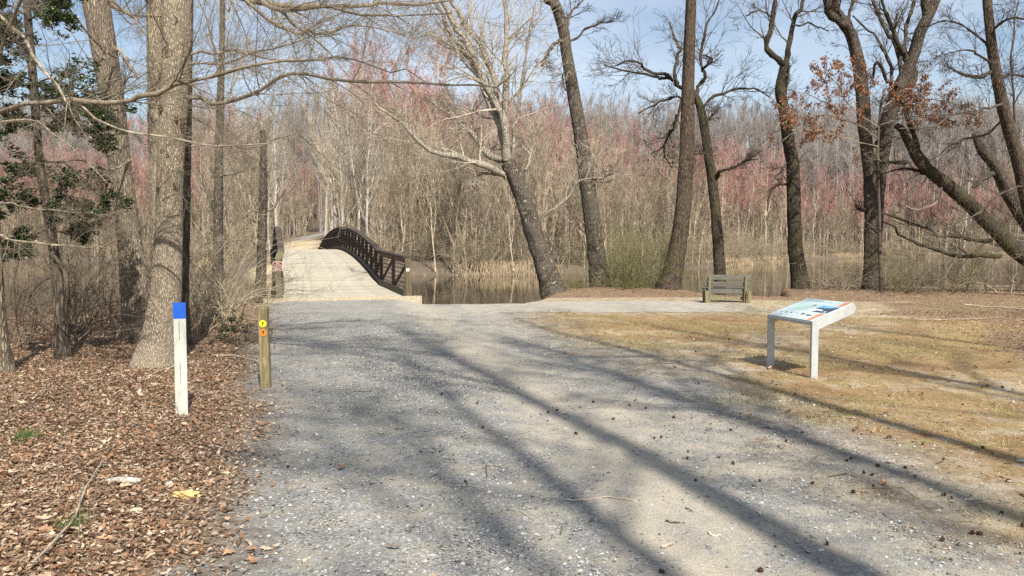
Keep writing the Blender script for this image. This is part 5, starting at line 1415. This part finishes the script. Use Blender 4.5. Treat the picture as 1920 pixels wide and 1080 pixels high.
brush([(1150, 29.5), (1185, 29.8), (1215, 29.6), (1165, 30.8), (1200, 31), (1235, 30.6), (1142, 31.2), (1180, 28.8)], shrub_g, 'green_shrub', 'dense olive green twiggy shrub rightwards from the lichen spotted trunk', 'olive green shrubs on the shore', 0.75, 1.12)
brush([(1075, 29.2), (1050, 28.6), (1098, 29.6), (1015, 26.6), (990, 25.2), (950, 25), (905, 24.8), (860, 24.8)], shrub_g, 'green_shrub', 'low olive weedy shrub along the channel counting from the footbridge', 'low shrubs by the channel', 0.22, 0.4)
brush([(1550, 30.5), (1580, 29), (1610, 30), (1665, 29.4), (1700, 30.5), (1735, 29), (1770, 30), (1805, 28.6), (1840, 29.8), (1875, 28), (1910, 29), (1690, 28.2), (1760, 27.8), (1850, 27.4), (1940, 28), (1535, 31.5), (1640, 31.4), (1720, 32), (1790, 31.5), (1900, 31)],
      shrub_t + shrub_d + shrub_g[:1], 'shrub', 'scraggly bare shrub along the right shore counting from the bench', 'shrubs along the right shore', 0.65, 1.15)
brush([(1440, 28.6), (1470, 30.2), (1515, 29.8), (1535, 30.6)], shrub_d, 'shrub', 'low bare shrub rightwards from the bench at the open water', 'low shrubs at the open water', 0.3, 0.5)
# leafy evergreen sprays low by the big trunk
for i, (px_, D_, n_, lab) in enumerate(((425, 15.4, 900, 'low green leafed sprawling bush right of the big trunk'), (450, 13.6, 420, 'small green leafed sprig at the gravel edge near the wooden trail post'))):
    me, (a, a2, a3) = shrub_mesh('evergreen_bush', 1.0, 9, M['shrub_dark'], spread=0.9, wig=0.2)
    x_ = (px_ - 960) * D_ / F
    r = empty('evergreen_bush', (x_, D_, H1(x_, D_))); tagged(r, lab, 'bush')
    r.scale = (1, 1, 0.75 if i == 0 else 0.45)
    new_obj('stems', me, r)
    src = np.concatenate([a2[:, 2:].reshape(-1, 3), a3.reshape(-1, 3)])
    pos = src[rng.integers(0, len(src), n_)] + rng.normal(0, 0.02, (n_, 3)); pos = pos[pos[:, 2] > 0.02]
    new_obj('foliage', leaf_cloud(pos, rng.uniform(0.035, 0.065, len(pos)), pick([(0.05, 0.085, 0.022), (0.08, 0.12, 0.035), (0.035, 0.055, 0.018)], len(pos)), M['holly'], 'foliage', 0.3, 0.7, 1), r)

# ------------------------------------------------------------------ trees behind the viewer whose shadows cross the path
def shade_proto(start, r0, n1): return proto('shade_tree', 24, (M['bark_brown'], M['twig_grey'], M['twig_grey']), r0=r0, start=start, n1=n1, n2=7, n3=6, L1=0.27, ang=0.7, up=0.12, rmin=0.006, k=10, n0=0, lean=0.015, wob=0.010)
back = [shade_proto(0.55, 0.24, 12), shade_proto(0.6, 0.2, 12), shade_proto(0.45, 0.16, 16), proto('shade_tree', 24, (M['bark_brown'], M['twig_grey'], M['twig_grey']), r0=0.2, start=0.45, n1=16, n2=8, n3=6, L1=0.34, ang=0.75, up=0.12, rmin=0.010, k=10, n0=1, lean=0.02, wob=0.012)]
for i, (x_, y_, sc, pk) in enumerate(((5.25, -6.0, 1.0, 0), (4.95, -9.0, 0.9, 0), (6.95, -6.2, 0.9, 1), (9.9, -13.5, 1.2, 0), (14.0, -4.0, 1.0, 2), (6.7, -14.5, 1.0, 3), (7.7, -4.5, 0.95, 1), (11.6, -6.5, 1.0, 0), (18.5, 1.0, 0.85, 2), (-3.2, -5.5, 0.75, 1), (3.0, -17.0, 1.1, 2), (11.5, -9.0, 0.95, 1))):
    put_tree('shade_tree', back[pk], x_, y_, sc, 'bare tree standing behind the viewpoint, its shadow across the path', 'bare trees behind the viewpoint')

# ------------------------------------------------------------------ what lies on the ground
def inview(x, y, m=0.70): return (np.abs(x) < m * y + 0.3)
LEAFC = [(0.36, 0.205, 0.115), (0.46, 0.295, 0.175), (0.25, 0.135, 0.075), (0.56, 0.40, 0.26), (0.15, 0.084, 0.05), (0.40, 0.215, 0.115), (0.33, 0.185, 0.11), (0.29, 0.155, 0.085), (0.65, 0.50, 0.35), (0.44, 0.26, 0.155), (0.20, 0.115, 0.066)]
def scatter_xy(n, x0, x1, y0, y1, weight):
    ox, oy = [], []; c = 0
    while c < n:
        x = rng.uniform(x0, x1, n * 2); y = rng.uniform(y0, y1, n * 2)
        k = (rng.uniform(0, 1, n * 2) < weight(x, y)) & inview(x, y)
        ox.append(x[k]); oy.append(y[k]); c += k.sum()
        if k.sum() == 0: break
    return np.concatenate(ox)[:n], np.concatenate(oy)[:n]
def w_litter(x, y):
    a, l_, g_, p_ = zone_masks(x, y)
    near = np.clip(6.5 / y, 0.25, 1.0)
    return np.where(y < 24, l_ ** 1.6 * near * (x < 0.5), 0)
lx, ly = scatter_xy(26000, -16, 0, 3.2, 22, w_litter)
rx, ry = scatter_xy(9000, 0, 22, 12, 31, lambda x, y: np.where(y > 11, zone_masks(x, y)[1] ** 1.5, 0))
sx_, sy_ = scatter_xy(200, -4, 4, 3.4, 14, lambda x, y: zone_masks(x, y)[0] * np.exp(-np.maximum(x - np.interp(y, XL[:, 0], XL[:, 1]), 0) / 0.35))
tx_, ty_ = scatter_xy(4000, 0, 14, 4, 20, lambda x, y: zone_masks(x, y)[2] * (0.15 + zone_masks(x, y)[1]))
ax_, ay_ = np.concatenate([lx, rx, sx_, tx_]), np.concatenate([ly, ry, sy_, ty_])
n = len(ax_)
pos = np.column_stack([ax_, ay_, height(ax_, ay_) + rng.uniform(0.006, 0.035, n)])
sz_ = np.where(rng.uniform(0, 1, n) < 0.09, rng.uniform(0.075, 0.11, n), rng.uniform(0.025, 0.068, n))
new_leaf = new_obj('leaf_litter', leaf_cloud(pos, sz_, pick(LEAFC, n), M['leaf'], 'leaf_litter', 0.25, 0.30, 0))
tagged(new_leaf, 'brown fallen leaves covering the ground beside the path', 'leaf litter', kind='stuff')

# broken bits of leaf, bark and needles between them
bx_, by_ = scatter_xy(75000, -16, 0, 3.2, 16, w_litter); n = len(bx_)
pos = np.column_stack([bx_, by_, height(bx_, by_) + rng.uniform(0.004, 0.03, n)])
tagged(new_obj('leaf_fragments', leaf_cloud(pos, rng.uniform(0.015, 0.05, n), pick([(0.42, 0.30, 0.20), (0.52, 0.40, 0.28), (0.34, 0.22, 0.14), (0.24, 0.15, 0.095), (0.62, 0.50, 0.37), (0.38, 0.25, 0.16), (0.18, 0.11, 0.07)], n, 0.22), M['leaf'], 'leaf_fragments', 0.2, 0.35, 1)), 'small broken leaf bits between the fallen leaves at left', 'leaf litter', kind='stuff')
# loose crushed stone
def stones(n, w, s0, s1, name, label, ymax, dark=1.0):
    x, y = scatter_xy(n, -6, 6, 3.3, ymax, w); n = len(x)
    s = rng.uniform(s0, s1, n) * rng.choice([0.6, 0.8, 1.0, 1.5], n, p=[.4, .3, .22, .08])
    tv = np.array([[1, 0, 0], [-1, 0, 0], [0, 1, 0], [0, -1, 0], [0, 0, 0.6], [0, 0, -0.4]], float)
    tf = np.array([[0, 2, 4], [2, 1, 4], [1, 3, 4], [3, 0, 4], [2, 0, 5], [1, 2, 5], [3, 1, 5], [0, 3, 5]])
    V = tv[None] * s[:, None, None] * rng.uniform(0.55, 1.2, (n, 6, 3))
    a = rng.uniform(0, 6.28, n); c_, s_ = np.cos(a)[:, None], np.sin(a)[:, None]
    V = np.stack([V[..., 0] * c_ - V[..., 1] * s_, V[..., 0] * s_ + V[..., 1] * c_, V[..., 2] + 0.25 * V[..., 0] * rng.normal(0, 1, (n, 1))], -1)
    V += np.column_stack([x, y, height(x, y) + 0.007])[:, None]
    T = (tf[None] + (np.arange(n) * 6)[:, None, None]).reshape(-1, 3)
    g = np.clip(rng.normal(0.31, 0.13, n), 0.08, 0.66)
    C = np.repeat(np.column_stack([g * 1.01, g, g * rng.uniform(0.88, 1.02, n)]), 6, 0)
    tagged(new_obj(name, mesh_np(name, V.reshape(-1, 3), None, T, [M['stone']], col=C, smooth_shade=False)), label, 'gravel', kind='stuff')
def w_stone(x, y):
    g_, l_, gr_, p_ = zone_masks(x, y)
    return g_ * (0.25 + 0.75 * smooth(vnoise(x, y, 1.1, 3) * 0.8 + 0.4)) * (np.clip(1.15 - p_, 0.12, 1) * 0.55 + 0.9 * np.exp(-((x - np.interp(y, [4, 5.6, 8.3, 13.8], [0.1, -0.3, -1.0, -2.5])) / 0.42) ** 2)) * np.clip(5.5 / y, 0.1, 1) * (y < 24)
stones(40000, w_stone, 0.005, 0.0155, 'loose_gravel', 'loose grey crushed stone spread over the path', 20)

# dead grass and needles on the open ground at right
def w_grass(x, y):
    g_, l_, gr_, p_ = zone_masks(x, y)
    return gr_ * (1 - 0.75 * np.clip(p_ - 0.2, 0, 1)) * np.clip(8 / y, 0.2, 1) * (y < 25)
x, y = scatter_xy(52000, -1, 17, 3.6, 25, w_grass); n = len(x)
pos = np.column_stack([x, y, height(x, y) + rng.uniform(0.004, 0.02, n)])
gcl = pick([(0.48, 0.36, 0.19), (0.36, 0.25, 0.12), (0.22, 0.13, 0.065), (0.60, 0.49, 0.31), (0.42, 0.31, 0.14), (0.17, 0.10, 0.05)], n)
green = (vnoise(x, y, 1.3, 8) > 0.55) & (rng.uniform(0, 1, n) < 0.6)
gcl[green] = pick([(0.16, 0.20, 0.05), (0.22, 0.25, 0.07), (0.12, 0.15, 0.04)], int(green.sum()))
tagged(new_obj('dead_grass', leaf_cloud(pos, rng.uniform(0.035, 0.11, n), gcl, M['blade'], 'dead_grass', 0.2, 0.22, 2)), 'thin dead grass and needles on the open ground at right', 'grass', kind='stuff')
# upright grass blades in tufts
x, y = scatter_xy(26000, -1, 15, 4.2, 24, lambda x, y: zone_masks(x, y)[2] * np.clip(0.12 + vnoise(x, y, 1.3, 8) + 0.5 * vnoise(x, y, 4.1, 3), 0, 1) * np.clip(8 / y, 0.2, 1)); n = len(x)
hh = rng.uniform(0.015, 0.06, n); b0 = np.column_stack([x, y, height(x, y) - 0.004])
tipp = b0 + np.column_stack([rng.normal(0, 0.6, (n, 2)) * hh[:, None], hh]); wd = np.column_stack([rng.uniform(0.0015, 0.003, n), np.zeros(n), np.zeros(n)])
V = np.stack([b0 - wd, b0 + wd, tipp], 1).reshape(-1, 3)
C = np.repeat(pick([(0.17, 0.20, 0.055), (0.30, 0.26, 0.10), (0.42, 0.33, 0.16), (0.50, 0.40, 0.22)], n), 3, 0)
tagged(new_obj('grass_tufts', mesh_np('grass_tufts', V, None, np.arange(n * 3).reshape(-1, 3), [M['blade']], col=C)), 'short greenish grass blades on the open ground at right', 'grass', kind='stuff')
# green clump and weed stems in the litter at left
for (px_, py_, n_, lab) in ((45, 825, 160, 'small dark green grass clump in the leaves at far left'), (135, 990, 60, 'tiny pale green weed tuft in the leaves at bottom left')):
    q = GP(px_, py_); hh = rng.uniform(0.05, 0.14, n_)
    b0 = np.column_stack([rng.normal(0, 0.045, (n_, 2)), np.zeros(n_)]); tipp = b0 + np.column_stack([rng.normal(0, 0.5, (n_, 2)) * hh[:, None], hh]); wd = np.array([0.003, 0, 0])
    V = np.stack([b0 - wd, b0 + wd, tipp], 1).reshape(-1, 3)
    tagged(new_obj('grass_clump', mesh_np('grass_clump', V, None, np.arange(n_ * 3).reshape(-1, 3), [M['blade']], col=np.repeat(pick([(0.07, 0.12, 0.03), (0.12, 0.17, 0.05)], n_), 3, 0)), None, (q[0], q[1], H1(q[0], q[1]))), lab, 'grass clump')

# seed balls
def seed_ball():
    bm = bmesh.new(); bmesh.ops.create_icosphere(bm, subdivisions=2, radius=0.0165)
    r2 = random.Random(4)
    for i, v in enumerate(bm.verts): v.co *= (1.28 if i % 3 == 0 else 0.86) * r2.uniform(0.94, 1.06)
    me = bpy.data.meshes.new('seed_ball'); bm.to_mesh(me); bm.free(); me.materials.append(M['seed']); return me
M['seed'] = plain('seed_ball_brown', (0.075, 0.036, 0.024), 0.8, 0.2, 0, 0.5, 60)
sb_ = seed_ball()
spots = [(1227, 828), (1240, 826), (1290, 853), (1289, 865), (1304, 904), (1241, 1073), (1523, 909), (1588, 868), (1596, 864), (1620, 890), (1635, 894), (1638, 914), (1697, 880), (1646, 877), (1825, 1002), (1837, 1003), (1768, 1012), (1878, 964), (1918, 988), (1192, 754),
         (1263, 787), (1180, 764), (1211, 769), (1375, 874), (1412, 915), (1551, 1018), (1426, 1068), (1388, 780), (1392, 745), (1310, 725), (973, 730), (1028, 777), (1044, 773), (1112, 757), (1784, 937), (1716, 896), (1843, 840), (1770, 930), (1890, 902), (1600, 925), (1474, 832), (1850, 725), (1730, 835), (1667, 745), (1880, 728), (1560, 652),
         (1490, 744), (1455, 728), (1425, 905), (1640, 700), (1805, 760), (1370, 812), (1150, 790), (1080, 820), (895, 760), (828, 742), (905, 808), (540, 878), (873, 908), (1305, 662), (1395, 648), (1368, 636), (1245, 600), (1180, 640), (1440, 620), (1750, 620), (1830, 655)]
for i, (px_, py_) in enumerate(spots):
    q = GP(px_, py_)
    o = new_obj('seed_ball', sb_, None, (q[0], q[1], H1(q[0], q[1]) + 0.016)); o.rotation_euler = (rng.uniform(0, 6), rng.uniform(0, 6), 0); s_ = rng.uniform(0.5, 0.9); o.scale = (s_,) * 3
    tagged(o, 'dark spiky seed ball lying on the ground', 'seed ball', 'seed balls on the path and grass')

# sticks
def stick(name, pts, r, mat, label, group=None, lift=0.008):
    w = np.array([GP(*p) for p in pts]); w[:, 2] = height(w[:, 0], w[:, 1]) + lift + r
    s = spline(np.column_stack([w, np.full(len(w), r)]), 12); s[:, 3] *= np.linspace(1, 0.6, 12); s[:, :3] += rng.normal(0, r * 0.5, (12, 3))
    c0 = s[0, :3].copy(); t = Tubes(); t.add(s[:, :3], s[:, 3], 6, 0, 0.1)
    return tagged(new_obj(name, t.mesh(name, [M[mat]], c0), None, c0), label, 'stick', group)
stick('stick', [(1062, 940), (1100, 941), (1130, 935), (1165, 938), (1195, 941)], 0.006, 'twig_tan', 'longest pale bent stick lying across the bare path')
stick('stick', [(913, 897), (912, 878)], 0.005, 'twig_grey', 'short stick standing in the T shape of two sticks on the path')
stick('stick', [(910, 878), (930, 878), (945, 881)], 0.006, 'twig_tan', 'yellowish crossbar of the T of two sticks on the path')
stick('stick', [(612, 925), (630, 922), (645, 919)], 0.004, 'twig_tan', 'lone thin straw coloured stick on the dark left half of the path')
stick('stick', [(1248, 977), (1262, 981), (1285, 980)], 0.006, 'twig_dark', 'dark stick right of the longest pale stick')
stick('stick', [(1240, 1026), (1262, 1020)], 0.009, 'twig_tan', 'stubby pale twig near the bottom edge of the path')
stick('stick', [(1330, 1000), (1340, 1005), (1352, 1004)], 0.007, 'twig_tan', 'stubby forked looking twig at lower right of the path')
stick('stick', [(1285, 952), (1300, 960)], 0.004, 'twig_dark', 'short dark slanting twig above the stubby twig on the path')
stick('stick', [(285, 705), (330, 690), (395, 678)], 0.012, 'twig_tan', 'pale stick crossing behind the white marker post')
stick('stick', [(395, 668), (440, 668), (485, 680)], 0.012, 'twig_tan', 'pale curved stick in the leaves between the two posts')
stick('stick', [(300, 795), (345, 785), (385, 765)], 0.008, 'twig_tan', 'slanting pale stick at the foot of the white marker post')
stick('stick', [(60, 1075), (130, 1000), (165, 920), (192, 872)], 0.008, 'twig_tan', 'long pale curved twig in the leaves at bottom left', lift=0.05)
stick('stick', [(130, 960), (175, 944), (210, 930)], 0.005, 'twig_tan', 'short straight pale twig left of the bark log')
stick('stick', [(1715, 600), (1790, 600), (1870, 597)], 0.015, 'twig_tan', 'pale fallen branch on the grass near the right edge')
stick('stick', [(1640, 645), (1690, 642)], 0.008, 'twig_tan', 'thin grey twig on the grass right of the panel')
stick('stick', [(1810, 575), (1860, 578), (1930, 583)], 0.02, 'twig_tan', 'bleached branch lying at the edge of the right shore brush')
for i in range(46):
    D_ = rng.uniform(4, 13); x_ = rng.uniform(-0.62, 0.62) * D_
    a = rng.uniform(0, 3.14); L = rng.uniform(0.05, 0.22)
    w = np.array([[x_, D_], [x_ + 0.5 * L * math.cos(a) + rng.normal(0, .008), D_ + 0.5 * L * math.sin(a) + rng.normal(0, .008)], [x_ + L * math.cos(a), D_ + L * math.sin(a)]])
    w3 = np.column_stack([w, height(w[:, 0], w[:, 1]) + 0.012, np.full(3, rng.uniform(0.002, 0.0045))])
    s = spline(w3, 6); t = Tubes(); t.add(s[:, :3], s[:, 3], 5)
    tagged(new_obj('small_twig', t.mesh('small_twig', [M[('twig_dark', 'twig_grey', 'twig_tan')[i % 3]]], s[0, :3]), None, s[0, :3]), 'tiny broken twig scattered on the ground', 'twig', 'tiny twigs scattered on the ground')

# bark log, rotten wood and stone in the leaves
def lump(name, sx, sy, sz, mat, seed, sub=3, rough_=0.18):
    bm = bmesh.new(); bmesh.ops.create_icosphere(bm, subdivisions=sub, radius=1.0)
    for v in bm.verts:
        c = v.co
        k = 1 + rough_ * (math.sin(c.x * 5 + seed) * math.cos(c.y * 4 + 2 * seed) + 0.6 * math.sin(c.z * 9 + c.x * 7 + seed) + 0.4 * math.sin(c.y * 17 + c.x * 13))
        v.co = Vector((c.x * sx * k, c.y * sy * k, c.z * sz * k))
    me = bpy.data.meshes.new(name); bm.to_mesh(me); bm.free(); me.materials.append(M[mat])
    return me
M['rot'] = plain('rotten_wood', (0.62, 0.45, 0.20), 0.95, 0.1, 0, 0.4, 30, b_str=0.8)
M['rock'] = plain('pale_rock', (0.42, 0.40, 0.33), 0.9, 0.2, 0, 0.35, 30, b_str=0.6)
M['chunk'] = plain('wood_chip', (0.66, 0.54, 0.34), 0.9, 0.1, 0, 0.25, 40, b_str=0.5)
q = GP(232, 905); t = Tubes(); s = spline([[-0.13, 0, 0.02, 0.022], [-0.05, 0.012, 0.022, 0.028], [0.05, 0.0, 0.022, 0.03], [0.13, -0.012, 0.02, 0.024]], 16)
s = np.vstack([np.append(s[0, :3], 0.002), s, np.append(s[-1, :3], 0.002)]); t.add(s[:, :3], s[:, 3], 12, 0, 0.12)
tagged(new_obj('log', t.mesh('log', [M['bark_pale']]), None, (q[0], q[1], H1(q[0], q[1]))), 'short greyish bark log lying in the leaves', 'log')
q = GP(350, 932); tagged(new_obj('rotten_wood', lump('rotten_wood', 0.085, 0.05, 0.028, 'rot', 1.3, 4, 0.3), None, (q[0], q[1], H1(q[0], q[1]) + 0.018)), 'crumbling yellow rotten wood chunk in the leaves', 'rotten wood')
q = GP(318, 910); tagged(new_obj('stone', lump('stone', 0.032, 0.03, 0.024, 'rock', 4.0, 3, 0.12), None, (q[0], q[1], H1(q[0], q[1]) + 0.015)), 'pale rounded stone against the rotten wood', 'stone')
q = GP(424, 887); tagged(new_obj('wood_chip', lump('wood_chip', 0.032, 0.014, 0.008, 'chunk', 2.0, 2, 0.2), None, (q[0], q[1], H1(q[0], q[1]) + 0.012)), 'pale yellow wood chip near the gravel edge', 'wood chip')
q = GP(254, 960); tagged(new_obj('wood_chip', lump('wood_chip', 0.05, 0.03, 0.014, 'chunk', 5.0, 2, 0.25), None, (q[0], q[1], H1(q[0], q[1]) + 0.018)), 'pale wood chip below the bark log', 'wood chip')
for (px_, py_, s_, lab) in ((553, 880, 0.017, 'palest flat pebble on the left side of the path'), (1087, 1070, 0.02, 'largest white pebble at the bottom of the path'), (1760, 957, 0.02, 'pale stone at the path edge at right'), (1818, 937, 0.028, 'pinkish flat stone at right in the grass'), (1913, 863, 0.035, 'cream coloured stone at the right edge')):
    q = GP(px_, py_); o = tagged(new_obj('pebble', lump('pebble', s_, s_ * 0.7, s_ * 0.4, 'rock', px_, 2, 0.1), None, (q[0], q[1], H1(q[0], q[1]) + s_ * 0.3)), lab, 'pebble')
# bare weed stems standing in the leaves
for (px_, py_, hgt, lab) in ((330, 815, 0.42, 'thin weed stem standing in front of the white marker post'), (366, 822, 0.55, 'tall thin weed stem right of the white marker post'), (115, 955, 0.6, 'bare branching seedling in the leaves at lower left'), (178, 985, 0.32, 'short bare seedling in the leaves near the bottom'), (140, 1060, 0.5, 'bare seedling rising from the bottom left corner')):
    q = GP(px_, py_); r = np.array([q[0], q[1], H1(q[0], q[1])])
    s = spline([[0, 0, -0.03, .003], [rng.normal(0, .02), 0, hgt * .4, .0028], [rng.normal(0, .04), rng.normal(0, .03), hgt, .0018]], 10)
    a1, r1 = grow(s[None, :, :3], s[None, :, 3], 6, 0.35, 0.7, 5, 0.7, 0.1, 0.1, 0.3, 1, 0.0014)
    t = Tubes(); t.add(s[:, :3], s[:, 3], 5); t.add(a1, r1, 3)
    tagged(new_obj('weed_stem', t.mesh('weed_stem', [M['twig_grey']]), None, r), lab, 'weed')
